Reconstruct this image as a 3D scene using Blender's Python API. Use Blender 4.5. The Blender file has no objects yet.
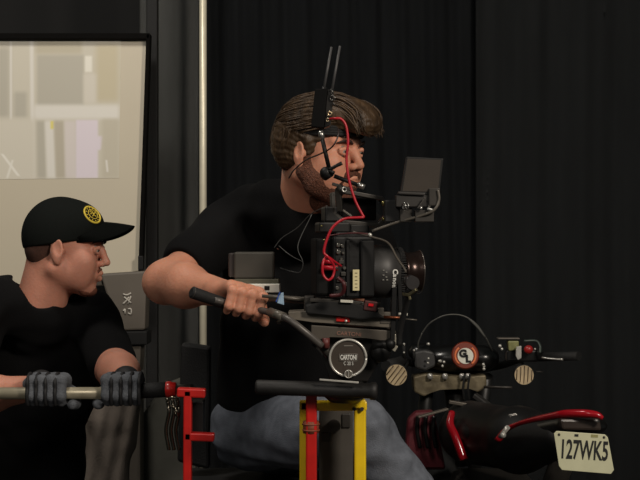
import bpy, bmesh, math, random
import numpy as np
from mathutils import Vector, Matrix
from mathutils.geometry import interpolate_bezier
random.seed(7)
PI = math.pi
SC = bpy.context.scene
COL = SC.collection

# ------------------------------------------------------------------ camera, world, lights, exposure
CAM_Z = 1.25
FPX = 1450.0
cam = bpy.data.cameras.new('camera'); cam_o = bpy.data.objects.new('camera', cam); COL.objects.link(cam_o)
cam.sensor_width = 36; cam.lens = 36 * FPX / 640; cam.clip_start = 0.05
cam_o.location = (0, 0, CAM_Z); cam_o.rotation_euler = (PI / 2, 0, 0)
SC.camera = cam_o
SC.view_settings.view_transform = 'Standard'; SC.view_settings.look = 'None'
SC.view_settings.gamma = 1; SC.view_settings.use_curve_mapping = False
SC.view_settings.exposure = -0.22
w = bpy.data.worlds.new('world'); SC.world = w; w.use_nodes = True
w.node_tree.nodes['Background'].inputs[0].default_value = (0.75, 0.85, 0.8, 1)
w.node_tree.nodes['Background'].inputs[1].default_value = 0.05

def area(name, loc, target, size, power, color):
    l = bpy.data.lights.new(name, 'AREA'); l.shape = 'DISK'; l.size = size; l.energy = power; l.color = color
    o = bpy.data.objects.new(name, l); COL.objects.link(o); o.location = loc
    o.rotation_euler = (Vector(target) - Vector(loc)).to_track_quat('-Z', 'Y').to_euler()
    return o
area('key_light', (1.7, 0.7, 2.7), (-0.1, 3.4, 1.2), 0.6, 80, (1.0, 0.89, 0.77))
area('board_light', (-1.0, 2.9, 3.3), (-1.2, 4.8, 1.6), 0.6, 37, (1.0, 0.93, 0.84))
area('fill_light', (-1.0, 0.0, 2.7), (-0.1, 3.6, 1.2), 0.9, 24, (1.0, 0.92, 0.84))

# ------------------------------------------------------------------ helpers
def P(px, py, Y):
    return Vector(((px - 320.0) * Y / FPX, Y, CAM_Z - (py - 240.0) * Y / FPX))
def S(px, Y): return px * Y / FPX
def lin(c):
    c = c / 255.0
    return c / 12.92 if c <= 0.04045 else ((c + 0.055) / 1.055) ** 2.4
_m = {}
def mat(name, rgb, rough=0.6, metal=0.0, var=0.12, scale=30, bump=0.0, bscale=None, stretch=(1, 1, 1), spec=0.5, sheen=0, coat=0, trans=0, sss=0, rgb2=None):
    if name in _m: return _m[name]
    m = bpy.data.materials.new(name); m.use_nodes = True; nt = m.node_tree; b = nt.nodes['Principled BSDF']
    c1 = [lin(v) for v in rgb]
    tc = nt.nodes.new('ShaderNodeTexCoord'); mp = nt.nodes.new('ShaderNodeMapping'); mp.inputs['Scale'].default_value = stretch
    nz = nt.nodes.new('ShaderNodeTexNoise'); nz.inputs['Scale'].default_value = scale; nz.inputs['Detail'].default_value = 4
    nt.links.new(tc.outputs['Object'], mp.inputs[0]); nt.links.new(mp.outputs[0], nz.inputs['Vector'])
    mx = nt.nodes.new('ShaderNodeMix'); mx.data_type = 'RGBA'
    if rgb2: c2 = [lin(v) for v in rgb2]; a, bb = c1, c2
    else: a = [v * (1 - var) for v in c1]; bb = [min(1, v * (1 + var)) for v in c1]
    rp = nt.nodes.new('ShaderNodeMapRange'); rp.inputs['From Min'].default_value = 0.3; rp.inputs['From Max'].default_value = 0.7
    nt.links.new(nz.outputs['Fac'], rp.inputs['Value']); nt.links.new(rp.outputs[0], mx.inputs['Factor'])
    mx.inputs['A'].default_value = (*a, 1); mx.inputs['B'].default_value = (*bb, 1)
    nt.links.new(mx.outputs['Result'], b.inputs['Base Color'])
    b.inputs['Roughness'].default_value = rough; b.inputs['Metallic'].default_value = metal
    b.inputs['Specular IOR Level'].default_value = spec
    if sheen: b.inputs['Sheen Weight'].default_value = sheen
    if coat: b.inputs['Coat Weight'].default_value = coat; b.inputs['Coat Roughness'].default_value = 0.12
    if trans: b.inputs['Transmission Weight'].default_value = trans
    if sss:
        b.inputs['Subsurface Weight'].default_value = sss; b.inputs['Subsurface Radius'].default_value = (1, .35, .2); b.inputs['Subsurface Scale'].default_value = 0.006
    if bump:
        n2 = nt.nodes.new('ShaderNodeTexNoise'); n2.inputs['Scale'].default_value = bscale or scale; n2.inputs['Detail'].default_value = 6
        nt.links.new(mp.outputs[0], n2.inputs['Vector'])
        bp = nt.nodes.new('ShaderNodeBump'); bp.inputs['Strength'].default_value = bump; bp.inputs['Distance'].default_value = 0.01
        nt.links.new(n2.outputs['Fac'], bp.inputs['Height']); nt.links.new(bp.outputs[0], b.inputs['Normal'])
    _m[name] = m
    return m

def empty(name, loc, label, cat, group=None):
    o = bpy.data.objects.new(name, None); COL.objects.link(o); o.location = loc; o.empty_display_size = 0.05
    return tag(o, label, cat, group)
def tag(o, label=None, cat=None, group=None, kind=None):
    if label: o['label'] = label
    if cat: o['category'] = cat
    if group: o['group'] = group
    if kind: o['kind'] = kind
    return o
_world = {}
def wloc(o):
    v = Vector((0, 0, 0))
    while o is not None: v += Vector(o.location); o = o.parent
    return v
def link_mesh(name, me, m, parent=None, origin=None):
    """me is in world coordinates; the object is placed at its own centre (or origin)."""
    o = bpy.data.objects.new(name, me); COL.objects.link(o)
    for k in (m if isinstance(m, (list, tuple)) else [m]): me.materials.append(k)
    n = len(me.vertices); co = np.empty(n * 3, np.float32); me.vertices.foreach_get('co', co); co = co.reshape(-1, 3)
    c = Vector(origin) if origin is not None else Vector(((co.min(0) + co.max(0)) / 2).tolist())
    me.transform(Matrix.Translation(-c))
    if parent is not None:
        o.parent = parent; o.location = c - wloc(parent)
    else: o.location = c
    return o

def catmull(pts, n=8):
    pts = [Vector(p) for p in pts]
    if len(pts) < 3: return pts
    e = [pts[0] * 2 - pts[1]] + pts + [pts[-1] * 2 - pts[-2]]
    out = []
    for i in range(1, len(e) - 2):
        a, b, c, d = e[i - 1], e[i], e[i + 1], e[i + 2]
        for k in range(n):
            t = k / n
            out.append(0.5 * ((2 * b) + (c - a) * t + (2 * a - 5 * b + 4 * c - d) * t * t + (3 * b - a - 3 * c + d) * t ** 3))
    out.append(pts[-1])
    return out

class MB:
    def __init__(s): s.bm = bmesh.new(); s.mi = 0
    def _fin(s, ret, smooth=False):
        fs = set()
        for v in ret: fs.update(v.link_faces)
        for f in fs: f.smooth = smooth; f.material_index = s.mi
    def box(s, c, size, R=None, bev=0.0):
        M = Matrix.Translation(Vector(c)) @ (R.to_4x4() if R is not None else Matrix.Identity(4)) @ Matrix.Diagonal((*size, 1))
        r = bmesh.ops.create_cube(s.bm, size=1, matrix=M)['verts']
        if bev:
            es = list({e for v in r for e in v.link_edges})
            q = bmesh.ops.bevel(s.bm, geom=es, offset=bev, segments=2, affect='EDGES', profile=.5)
            r = list({v for f in q['faces'] for v in f.verts})
        s._fin(r); return s
    def pbox(s, x0, y0, x1, y1, Y, depth, ang=0, yaw=0, bev=0.002):
        c = P((x0 + x1) / 2, (y0 + y1) / 2, Y) + Vector((0, depth / 2, 0))
        R = Matrix.Rotation(yaw, 3, 'Z') @ Matrix.Rotation(ang, 3, 'Y')
        return s.box(c, (S(abs(x1 - x0), Y), depth, S(abs(y1 - y0), Y)), R, bev)
    def cyl(s, a, b, r0, r1=None, seg=24, caps=True, smooth=True):
        a, b = Vector(a), Vector(b); r1 = r0 if r1 is None else r1; d = b - a
        M = Matrix.Translation((a + b) / 2) @ d.to_track_quat('Z', 'Y').to_matrix().to_4x4()
        r = bmesh.ops.create_cone(s.bm, cap_ends=caps, segments=seg, radius1=r0, radius2=r1, depth=d.length, matrix=M)['verts']
        s._fin(r, smooth)
        for v in r:
            for f in v.link_faces:
                if len(f.verts) > 4: f.smooth = False
        return s
    def lathe(s, a, d, prof, seg=36):
        """prof: (distance along d, radius)"""
        a = Vector(a); q = Vector(d).to_track_quat('Z', 'Y'); rings = []
        for (t, r) in prof:
            rings.append([s.bm.verts.new(a + q @ Vector((r * math.cos(k * 2 * PI / seg), r * math.sin(k * 2 * PI / seg), t))) for k in range(seg)])
        allv = [v for R in rings for v in R]
        for i in range(len(rings) - 1):
            for k in range(seg):
                f = s.bm.faces.new((rings[i][k], rings[i][(k + 1) % seg], rings[i + 1][(k + 1) % seg], rings[i + 1][k])); f.smooth = True; f.material_index = s.mi
        for R, fl in ((rings[0], True), (rings[-1], False)):
            f = s.bm.faces.new(R[::-1] if fl else R); f.material_index = s.mi
        return s
    def ball(s, c, r, R=None, seg=16):
        r = (r, r, r) if isinstance(r, (int, float)) else r
        M = Matrix.Translation(Vector(c)) @ (R.to_4x4() if R is not None else Matrix.Identity(4)) @ Matrix.Diagonal((*r, 1))
        s._fin(bmesh.ops.create_uvsphere(s.bm, u_segments=seg, v_segments=seg // 2 + 2, radius=1, matrix=M)['verts'], True); return s
    def tube(s, pts, r, seg=10, n=8, closed=False, flat=None):
        pts = catmull(pts, n) if n > 1 else [Vector(p) for p in pts]
        rs = r if isinstance(r, (list, tuple)) else None
        rings = []; up = Vector((0.13, 0.2, 1)).normalized(); N = len(pts)
        nrm = None
        for i, p in enumerate(pts):
            t = (pts[min(i + 1, N - 1)] - pts[max(i - 1, 0)])
            if t.length < 1e-9: t = Vector((1, 0, 0))
            t.normalize()
            if nrm is None:
                nrm = up.cross(t)
                if nrm.length < 1e-3: nrm = Vector((1, 0, 0)).cross(t)
            nrm = (nrm - t * nrm.dot(t)).normalized(); bi = t.cross(nrm)
            if rs:
                f = i / (N - 1) * (len(rs) - 1); k = min(int(f), len(rs) - 2); rr = rs[k] + (rs[k + 1] - rs[k]) * (f - k)
            else: rr = r
            rings.append([s.bm.verts.new(p + (nrm * math.cos(a) + bi * math.sin(a) * (flat or 1)) * rr) for a in [k * 2 * PI / seg for k in range(seg)]])
        for i in range(N - 1):
            for k in range(seg):
                f = s.bm.faces.new((rings[i][k], rings[i][(k + 1) % seg], rings[i + 1][(k + 1) % seg], rings[i + 1][k])); f.smooth = True; f.material_index = s.mi
        for R in (rings[0], rings[-1]):
            f = s.bm.faces.new(R); f.material_index = s.mi
        return s
    def bar(s, pts, w, d):
        """square-section bar through points (w across, d in depth)"""
        for a, b in zip(pts[:-1], pts[1:]):
            a, b = Vector(a), Vector(b); t = b - a
            q = t.to_track_quat('X', 'Z').to_matrix()
            s.box((a + b) / 2, (t.length + w * .6, d, w), q, min(w, d) * .18)
        return s
    def prism(s, pts, depth, bev=0.0):
        """outline in world space (planar), extruded by the depth vector"""
        dv = Vector(depth); a = [s.bm.verts.new(Vector(p)) for p in pts]; b = [s.bm.verts.new(Vector(p) + dv) for p in pts]
        n = len(a); fs = [s.bm.faces.new(a[::-1]), s.bm.faces.new(b)]
        for i in range(n): fs.append(s.bm.faces.new((a[i], a[(i + 1) % n], b[(i + 1) % n], b[i])))
        for f in fs: f.material_index = s.mi
        if bev:
            es = list({e for f in fs for e in f.edges})
            r = bmesh.ops.bevel(s.bm, geom=es, offset=bev, segments=2, affect='EDGES', profile=.5)
            for f in r['faces']: f.material_index = s.mi
        return s
    def pprism(s, pts, Y, depth, bev=0.0):
        return s.prism([P(x, y, Y) for x, y in pts], (0, depth, 0), bev)
    def torus(s, c, axis, R, r, seg=32, ts=8, arc=(0, 2 * PI)):
        q = Vector(axis).to_track_quat('Z', 'Y'); n = seg
        full = abs(arc[1] - arc[0] - 2 * PI) < 1e-4
        pts = [Vector(c) + q @ Vector((R * math.cos(arc[0] + (arc[1] - arc[0]) * k / n), R * math.sin(arc[0] + (arc[1] - arc[0]) * k / n), 0)) for k in range(n + 1)]
        return s.tube(pts, r, ts, 1)
    def build_each(s, name, m, parent=None):
        bm = s.bm; bm.verts.index_update(); seen = set(); out = []
        for v0 in bm.verts:
            if v0 in seen: continue
            st, isl = [v0], set([v0])
            while st:
                v = st.pop()
                for e in v.link_edges:
                    o = e.other_vert(v)
                    if o not in isl: isl.add(o); st.append(o)
            seen |= isl; n = MB(); mp = {v: n.bm.verts.new(v.co) for v in isl}
            for f in {f for v in isl for f in v.link_faces}:
                g = n.bm.faces.new([mp[v] for v in f.verts]); g.smooth = f.smooth
            out.append(n.build(name, m, parent))
        bm.free(); return out
    def build(s, name, m, parent=None, origin=None, xf=None):
        bmesh.ops.recalc_face_normals(s.bm, faces=s.bm.faces[:])
        me = bpy.data.meshes.new(name); s.bm.to_mesh(me); s.bm.free()
        if xf is not None: me.transform(xf)
        return link_mesh(name, me, m, parent, origin)

def text(string, h, c, m, parent=None, name='lettering', R=None, depth=0.0006, bold=0.0, xs=1.0):
    cu = bpy.data.curves.new('t', 'FONT'); cu.body = string; cu.size = 1; cu.align_x = 'CENTER'; cu.align_y = 'CENTER'; cu.extrude = depth / h / 2 * 1.0; cu.offset = bold
    o = bpy.data.objects.new('t', cu); COL.objects.link(o)
    dg = bpy.context.evaluated_depsgraph_get(); me = bpy.data.meshes.new_from_object(o.evaluated_get(dg)); bpy.data.objects.remove(o)
    R = Matrix.Rotation(PI / 2, 3, 'X') if R is None else R
    me.transform(Matrix.Translation(Vector(c)) @ R.to_4x4() @ Matrix.Diagonal((h * 1.4 * xs, h * 1.4, h * 1.4, 1)))
    return link_mesh(name, me, m, parent)

# ------------------------------------------------------------------ smooth blended bodies
class Blob:
    def __init__(s, F=None): s.p = []; s.F = F or Matrix.Identity(4)
    def _w(s, v): return s.F @ Vector(v)
    def cap(s, a, b, ra, rb=None, k=0.01, sub=False, world=False):
        rb = ra if rb is None else rb; sc = s.F.to_scale()[0] if not world else 1
        a, b = (Vector(a), Vector(b)) if world else (s._w(a), s._w(b))
        s.p.append(('c', np.array(a), np.array(b), ra * sc, rb * sc, k, sub)); return s
    def chain(s, pts, rs, k=0.01, sub=False, world=False):
        for i in range(len(pts) - 1): s.cap(pts[i], pts[i + 1], rs[i], rs[i + 1], k, sub, world)
        return s
    def ell(s, c, r, R=None, k=0.01, sub=False, world=False):
        R = Matrix.Identity(3) if R is None else R
        sc = 1 if world else s.F.to_scale()[0]
        if not world: c = s._w(c); R = s.F.to_quaternion().to_matrix() @ R
        s.p.append(('e', np.array(c), np.array(R), np.array(r) * sc, 0, k, sub)); return s
    def verts(s, h, disp=None):
        lo = np.full(3, 1e9); hi = -lo
        for p in s.p:
            if p[6]: continue
            if p[0] == 'c':
                m = max(p[3], p[4]); a = np.minimum(p[1], p[2]) - m; b = np.maximum(p[1], p[2]) + m
            else: m = p[3].max(); a = p[1] - m; b = p[1] + m
            lo = np.minimum(lo, a); hi = np.maximum(hi, b)
        lo -= 4 * h + .006; hi += 4 * h + .006
        n = np.ceil((hi - lo) / h).astype(int) + 1
        ax = [lo[i] + h * np.arange(n[i]) for i in range(3)]
        D = np.full(n, 0.05, np.float32)
        for p in s.p:
            k = p[5]
            if p[0] == 'c': m = max(p[3], p[4]); a = np.minimum(p[1], p[2]) - m; b = np.maximum(p[1], p[2]) + m
            else: m = p[3].max(); a = p[1] - m; b = p[1] + m
            pad = k + 2 * h + 0.004
            i0 = np.maximum(((a - pad - lo) / h).astype(int), 0); i1 = np.minimum(((b + pad - lo) / h).astype(int) + 2, n)
            if (i1 <= i0).any(): continue
            X, Y, Z = np.meshgrid(ax[0][i0[0]:i1[0]], ax[1][i0[1]:i1[1]], ax[2][i0[2]:i1[2]], indexing='ij')
            if p[0] == 'c':
                d = p[2] - p[1]; L = max(float(d @ d), 1e-12)
                t = np.clip(((X - p[1][0]) * d[0] + (Y - p[1][1]) * d[1] + (Z - p[1][2]) * d[2]) / L, 0, 1)
                g = np.sqrt((X - p[1][0] - t * d[0]) ** 2 + (Y - p[1][1] - t * d[1]) ** 2 + (Z - p[1][2] - t * d[2]) ** 2) - (p[3] + (p[4] - p[3]) * t)
            else:
                R = p[2]; q = [(X - p[1][0]) * R[0][i] + (Y - p[1][1]) * R[1][i] + (Z - p[1][2]) * R[2][i] for i in range(3)]
                r = p[3]
                k0 = np.sqrt(sum((q[i] / r[i]) ** 2 for i in range(3))); k1 = np.sqrt(sum((q[i] / r[i] ** 2) ** 2 for i in range(3))) + 1e-9
                g = k0 * (k0 - 1) / k1
            sl = tuple(slice(i0[i], i1[i]) for i in range(3)); o = D[sl]; g = g.astype(np.float32)
            if p[6]:
                g = -g; hh = np.maximum(k - np.abs(o - g), 0) / k; D[sl] = np.maximum(o, g) + hh * hh * k * .25
            else:
                hh = np.maximum(k - np.abs(o - g), 0) / k; D[sl] = np.minimum(o, g) - hh * hh * k * .25
        if disp is not None:
            X, Y, Z = np.meshgrid(*ax, indexing='ij'); D += disp(X, Y, Z).astype(np.float32)
        return nets(D, lo, h)
def nets(D, lo, h):
    I = D < 0; n = D.shape
    c = np.zeros([k - 1 for k in n], np.int8)
    for dx in (0, 1):
        for dy in (0, 1):
            for dz in (0, 1): c += I[dx:n[0] - 1 + dx, dy:n[1] - 1 + dy, dz:n[2] - 1 + dz]
    ac = np.argwhere((c > 0) & (c < 8)); idx = np.full(c.shape, -1, np.int32); idx[tuple(ac.T)] = np.arange(len(ac))
    s = np.zeros((len(ac), 3)); cnt = np.zeros(len(ac))
    cr = [(x, y, z) for x in (0, 1) for y in (0, 1) for z in (0, 1)]
    V = {q: D[ac[:, 0] + q[0], ac[:, 1] + q[1], ac[:, 2] + q[2]] for q in cr}
    for a in cr:
        for i in range(3):
            if a[i] == 0:
                b = list(a); b[i] = 1; b = tuple(b); va, vb = V[a], V[b]; m = (va < 0) != (vb < 0)
                t = va[m] / (va[m] - vb[m]); p = np.tile(np.array(a, float), (m.sum(), 1)); p[:, i] = t
                s[m] += p; cnt[m] += 1
    v = lo + h * (ac + s / cnt[:, None])
    Fc = []
    for i in range(3):
        j, k = (i + 1) % 3, (i + 2) % 3
        sa = [slice(None)] * 3; sb = [slice(None)] * 3; sa[i] = slice(0, -1); sb[i] = slice(1, None)
        A, B = I[tuple(sa)], I[tuple(sb)]; e = np.argwhere(A != B); e = e[(e[:, j] > 0) & (e[:, k] > 0) & (e[:, j] < n[j] - 1) & (e[:, k] < n[k] - 1)]
        fl = A[tuple(e.T)]
        def g(dj, dk):
            q = e.copy(); q[:, j] -= dj; q[:, k] -= dk; return idx[tuple(q.T)]
        q = np.stack([g(1, 1), g(0, 1), g(0, 0), g(1, 0)], 1); q[~fl] = q[~fl][:, ::-1]; Fc.append(q)
    return v, np.concatenate(Fc)
def blob_mesh(name, parts, m, parent=None, origin=None, post=None):
    vs, fs, off = [], [], 0
    for v, f in parts: vs.append(v); fs.append(f + off); off += len(v)
    v = np.concatenate(vs); f = np.concatenate(fs)
    if post is not None: v = post(v)
    me = bpy.data.meshes.new(name); me.vertices.add(len(v)); me.vertices.foreach_set('co', v.astype(np.float32).ravel())
    me.loops.add(len(f) * 4); me.loops.foreach_set('vertex_index', f.astype(np.int32).ravel())
    me.polygons.add(len(f)); me.polygons.foreach_set('loop_start', np.arange(len(f), dtype=np.int32) * 4)
    me.polygons.foreach_set('use_smooth', np.ones(len(f), bool)); me.update(); me.validate()
    return link_mesh(name, me, m, parent, origin)

def wrinkle(amp, fx=38, seed=0):
    r = np.random.RandomState(seed); W = [(r.randn(3) * fx, r.rand() * 6) for _ in range(5)]
    def f(X, Y, Z):
        w = 0
        for k, ph in W: w = w + np.sin(k[0] * X + k[1] * Y + k[2] * Z + ph + 1.5 * np.sin(Z * fx * .7 + ph))
        return w * amp / 2.2
    return f

# ------------------------------------------------------------------ materials
M_SKIN = mat('skin', (200, 140, 114), .5, var=.10, scale=18, bump=.12, bscale=160, sss=.25, spec=.35)
M_SKIN2 = mat('skin_pale', (198, 138, 116), .5, var=.10, scale=18, bump=.12, bscale=160, sss=.25, spec=.35)
M_HAIR = mat('brown_hair', (62, 46, 29), .5, var=.5, scale=60, stretch=(1, 1, .3), bump=.5, bscale=120, spec=.4)
M_HAIRD = mat('dark_hair', (52, 34, 24), .75, var=.35, scale=300)
M_BEARD = mat('beard_hair', (88, 50, 32), .8, var=.4, scale=260, bump=.7, bscale=300)
M_SHIRT = mat('black_cotton', (13, 13, 14), .9, var=.15, scale=200, bump=.15, bscale=300, spec=.15)
M_JEANS = mat('blue_grey_denim', (104, 109, 118), .9, var=.22, scale=40, bump=.3, bscale=400, spec=.1)
M_EYE = mat('eyeball', (150, 140, 130), .2, var=.02)
M_IRIS = mat('iris', (40, 28, 20), .2, var=.1)
M_BLK = mat('black_plastic', (14, 14, 14), .5, var=.15, scale=90, bump=.05, spec=.3)
M_BLKM = mat('black_anodised_metal', (30, 30, 29), .4, .2, var=.12, scale=60)
M_RUB = mat('black_rubber', (14, 14, 14), .75, var=.2, scale=120, bump=.2, bscale=250)
M_GREY = mat('grey_metal', (96, 91, 83), .4, .25, var=.12, scale=50)
M_GRYD = mat('dark_grey_metal', (54, 51, 47), .42, .2, var=.15, scale=50)
M_SIL = mat('bright_silver', (205, 203, 195), .3, .45, var=.05, scale=40)
M_WHT = mat('white_plastic', (215, 213, 200), .45, var=.04, scale=40)
M_RED = mat('red_paint', (190, 26, 20), .4, var=.12, scale=30, coat=.3)
M_YEL = mat('yellow_paint', (242, 204, 26), .4, var=.10, scale=25, coat=.3, bump=.05)
M_CREAM = mat('cream_label', (205, 195, 150), .6, var=.05)
M_REDC = mat('red_cable_jacket', (170, 20, 36), .4, var=.08)
M_TXT = mat('white_print', (215, 215, 208), .5, var=.02)

# ------------------------------------------------------------------ setting
def slab(name, x0, x1, y0, y1, z0, z1, m):
    o = MB().box(((x0 + x1) / 2, (y0 + y1) / 2, (z0 + z1) / 2), (x1 - x0, y1 - y0, z1 - z0)).build(name, m); tag(o, kind='structure'); return o
slab('floor', -5, 5, -2, 6.3, -.1, 0, mat('dark_concrete', (46, 44, 42), .6, var=.2, scale=4, bump=.1))
slab('wall_back', -5, 5, 6.2, 6.3, 0, 4.2, mat('black_wall', (20, 20, 20), .8, var=.1, scale=3))

def curtain(name, x0, x1, Y, m, amp, per, seed, z0=.02, z1=3.2, label='', cat='curtain', group=None):
    r = random.Random(seed); bm = bmesh.new(); n = int((x1 - x0) / .006); prev = None; nz = 14
    ph = [r.random() * 6 for _ in range(4)]; cols = []
    for i in range(n + 1):
        x = x0 + (x1 - x0) * i / n; colv = []
        for j in range(nz + 1):
            z = z0 + (z1 - z0) * j / nz; u = x + .012 * math.sin(z * 1.7 + ph[3]) 
            y = Y + amp * (math.sin(u * 2 * PI / per + ph[0] + .8 * math.sin(u * 5 + ph[1])) + .45 * math.sin(u * 2 * PI / (per * .43) + ph[1] + z * .25) + .5 * math.sin(u * 2 * PI / (per * 2.7) + ph[2]))
            colv.append(bm.verts.new((x, y, z)))
        cols.append(colv)
    for a, b in zip(cols[:-1], cols[1:]):
        for j in range(nz): f = bm.faces.new((a[j], b[j], b[j + 1], a[j + 1])); f.smooth = True
    bmesh.ops.solidify(bm, geom=bm.faces[:], thickness=.004)
    for f in bm.faces: f.smooth = True
    me = bpy.data.meshes.new(name); bm.to_mesh(me); bm.free()
    o = link_mesh(name, me, m); tag(o, label, cat, group); return o
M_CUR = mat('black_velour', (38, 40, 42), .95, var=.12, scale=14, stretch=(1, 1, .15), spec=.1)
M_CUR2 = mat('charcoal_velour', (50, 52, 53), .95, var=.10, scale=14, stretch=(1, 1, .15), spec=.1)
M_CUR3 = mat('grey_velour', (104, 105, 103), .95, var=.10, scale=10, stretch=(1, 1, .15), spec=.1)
YC = 5.4
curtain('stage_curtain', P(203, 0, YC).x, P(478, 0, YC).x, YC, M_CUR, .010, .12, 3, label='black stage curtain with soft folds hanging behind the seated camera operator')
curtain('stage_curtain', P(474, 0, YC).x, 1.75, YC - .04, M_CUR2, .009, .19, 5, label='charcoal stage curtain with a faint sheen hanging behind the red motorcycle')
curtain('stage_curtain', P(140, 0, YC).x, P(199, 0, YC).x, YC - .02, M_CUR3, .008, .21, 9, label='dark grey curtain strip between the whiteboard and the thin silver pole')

# silver pole
o = MB().cyl((P(203, 0, 5.2).x, 5.2, 0), (P(203, 0, 5.2).x, 5.2, 3.2), .0135).build('upright_pole', mat('pale_pole_metal', (242, 235, 210), .4, .3, var=.05))
tag(o, 'slim pale silver upright pole at the edge of the grey curtain', 'pole')
# dark upright beside the board
r = empty('drape_stand', (P(153, 0, 5.0).x, 5.0, 0), 'flat black upright post beside the right edge of the whiteboard', 'stand')
x0, x1 = P(147, 0, 5.0).x, P(158, 0, 5.0).x
MB().box(((x0 + x1) / 2, 5.0, 1.55), (x1 - x0, .05, 3.06), bev=.004).build('post', M_RUB, r)
MB().box(((x0 + x1) / 2, 5.0, .01), (.4, .35, .02), bev=.004).build('base_plate', M_BLKM, r)

# whiteboard with a picture of light painted on a sheet
YB = 4.85
wb = empty('whiteboard', (-1.2, YB, .1), 'large cream whiteboard showing a faint picture behind the man in the cap', 'whiteboard')
M_BOARD = mat('cream_board', (206, 197, 176), .35, var=.02, scale=3, spec=.4)
MB().prism([P(-130, 41, YB), P(147, 41, YB), P(139, 271, YB), P(104, 278, YB), P(-130, 300, YB)], (0, .03, 0), .003).build('board_surface', M_BOARD, wb)
M_BF = mat('board_frame', (70, 64, 56), .5, .1)
b = MB(); b.mi = 0
b.bar([P(149, 36, YB - .005), P(141, 273, YB - .005)], S(4, YB), .05)
b.bar([P(-130, 37, YB - .005), P(149, 37, YB - .005)], S(6, YB), .05)
b.build('frame_rail', mat('board_edge_black', (12, 11, 10), .9, spec=.1), wb)
b = MB(); b.bar([P(-130, 304, YB - .01), P(104, 282, YB - .01), P(140, 275, YB - .01)], S(7, YB), .07)
b.build('pen_tray', M_BF, wb)
MB().pbox(138, 256, 143, 270, YB - .05, .03).build('frame_clamp', M_BLK, wb)
b = MB()
for xx in (-100, 60): b.bar([P(xx, 290, YB + .06), Vector((P(xx, 0, YB).x, YB + .06, .03))], .05, .04)
b.box(((P(-20, 0, YB).x), YB + .06, .06), (.9, .05, .05), bev=.005)
b.build('stand_frame', M_BF, wb)
# thin sheet; the picture's light is painted into its colour, with weak emission
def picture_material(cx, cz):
    m = bpy.data.materials.new('painted_picture_light'); m.use_nodes = True; nt = m.node_tree; bs = nt.nodes['Principled BSDF']
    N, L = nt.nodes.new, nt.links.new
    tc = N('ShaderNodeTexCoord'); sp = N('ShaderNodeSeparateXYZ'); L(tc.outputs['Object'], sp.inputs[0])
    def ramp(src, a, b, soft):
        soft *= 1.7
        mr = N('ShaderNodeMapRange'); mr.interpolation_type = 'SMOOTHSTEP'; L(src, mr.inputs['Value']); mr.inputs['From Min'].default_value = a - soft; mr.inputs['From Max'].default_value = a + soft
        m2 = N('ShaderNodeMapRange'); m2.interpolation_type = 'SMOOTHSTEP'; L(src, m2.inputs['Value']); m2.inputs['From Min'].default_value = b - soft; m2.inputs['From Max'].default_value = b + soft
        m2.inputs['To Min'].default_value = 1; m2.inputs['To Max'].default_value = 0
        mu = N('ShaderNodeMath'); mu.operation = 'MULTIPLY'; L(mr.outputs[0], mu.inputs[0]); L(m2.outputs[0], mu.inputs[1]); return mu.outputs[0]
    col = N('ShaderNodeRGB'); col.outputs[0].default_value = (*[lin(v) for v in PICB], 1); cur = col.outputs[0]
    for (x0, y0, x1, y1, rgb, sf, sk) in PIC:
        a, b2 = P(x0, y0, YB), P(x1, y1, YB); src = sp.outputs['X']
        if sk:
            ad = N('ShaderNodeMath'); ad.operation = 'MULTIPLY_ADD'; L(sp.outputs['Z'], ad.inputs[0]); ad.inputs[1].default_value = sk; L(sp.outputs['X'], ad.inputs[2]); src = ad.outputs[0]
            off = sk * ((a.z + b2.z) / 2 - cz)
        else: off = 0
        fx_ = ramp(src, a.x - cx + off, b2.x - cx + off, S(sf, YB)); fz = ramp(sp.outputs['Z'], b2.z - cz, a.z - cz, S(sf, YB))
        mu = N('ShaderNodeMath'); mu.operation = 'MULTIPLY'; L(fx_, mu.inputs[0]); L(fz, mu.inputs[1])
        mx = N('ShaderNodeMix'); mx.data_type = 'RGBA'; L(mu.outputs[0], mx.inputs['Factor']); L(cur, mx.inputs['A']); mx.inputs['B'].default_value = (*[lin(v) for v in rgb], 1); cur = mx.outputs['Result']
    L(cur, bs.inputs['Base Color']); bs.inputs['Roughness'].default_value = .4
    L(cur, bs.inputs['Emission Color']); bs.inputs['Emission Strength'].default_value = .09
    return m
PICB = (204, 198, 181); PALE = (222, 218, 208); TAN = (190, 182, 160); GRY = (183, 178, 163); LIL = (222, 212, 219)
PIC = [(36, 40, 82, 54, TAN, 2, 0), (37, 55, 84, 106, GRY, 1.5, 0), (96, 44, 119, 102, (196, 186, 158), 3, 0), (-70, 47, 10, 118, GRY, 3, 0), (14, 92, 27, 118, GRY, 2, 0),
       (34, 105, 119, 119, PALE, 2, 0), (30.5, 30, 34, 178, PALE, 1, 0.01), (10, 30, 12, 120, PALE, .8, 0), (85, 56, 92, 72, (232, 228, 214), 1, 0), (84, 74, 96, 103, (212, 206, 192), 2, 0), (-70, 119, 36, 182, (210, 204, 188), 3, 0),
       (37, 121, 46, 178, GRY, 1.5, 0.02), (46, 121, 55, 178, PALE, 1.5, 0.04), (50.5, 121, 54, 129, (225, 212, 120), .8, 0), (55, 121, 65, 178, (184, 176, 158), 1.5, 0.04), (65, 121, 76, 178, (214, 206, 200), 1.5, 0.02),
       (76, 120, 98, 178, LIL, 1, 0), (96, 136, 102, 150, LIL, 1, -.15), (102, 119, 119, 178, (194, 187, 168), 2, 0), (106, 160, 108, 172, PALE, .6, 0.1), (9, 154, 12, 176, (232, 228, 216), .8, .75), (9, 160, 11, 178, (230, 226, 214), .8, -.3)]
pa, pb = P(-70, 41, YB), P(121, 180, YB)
pm = picture_material((pa.x + pb.x) / 2, (pa.z + pb.z) / 2)
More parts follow.
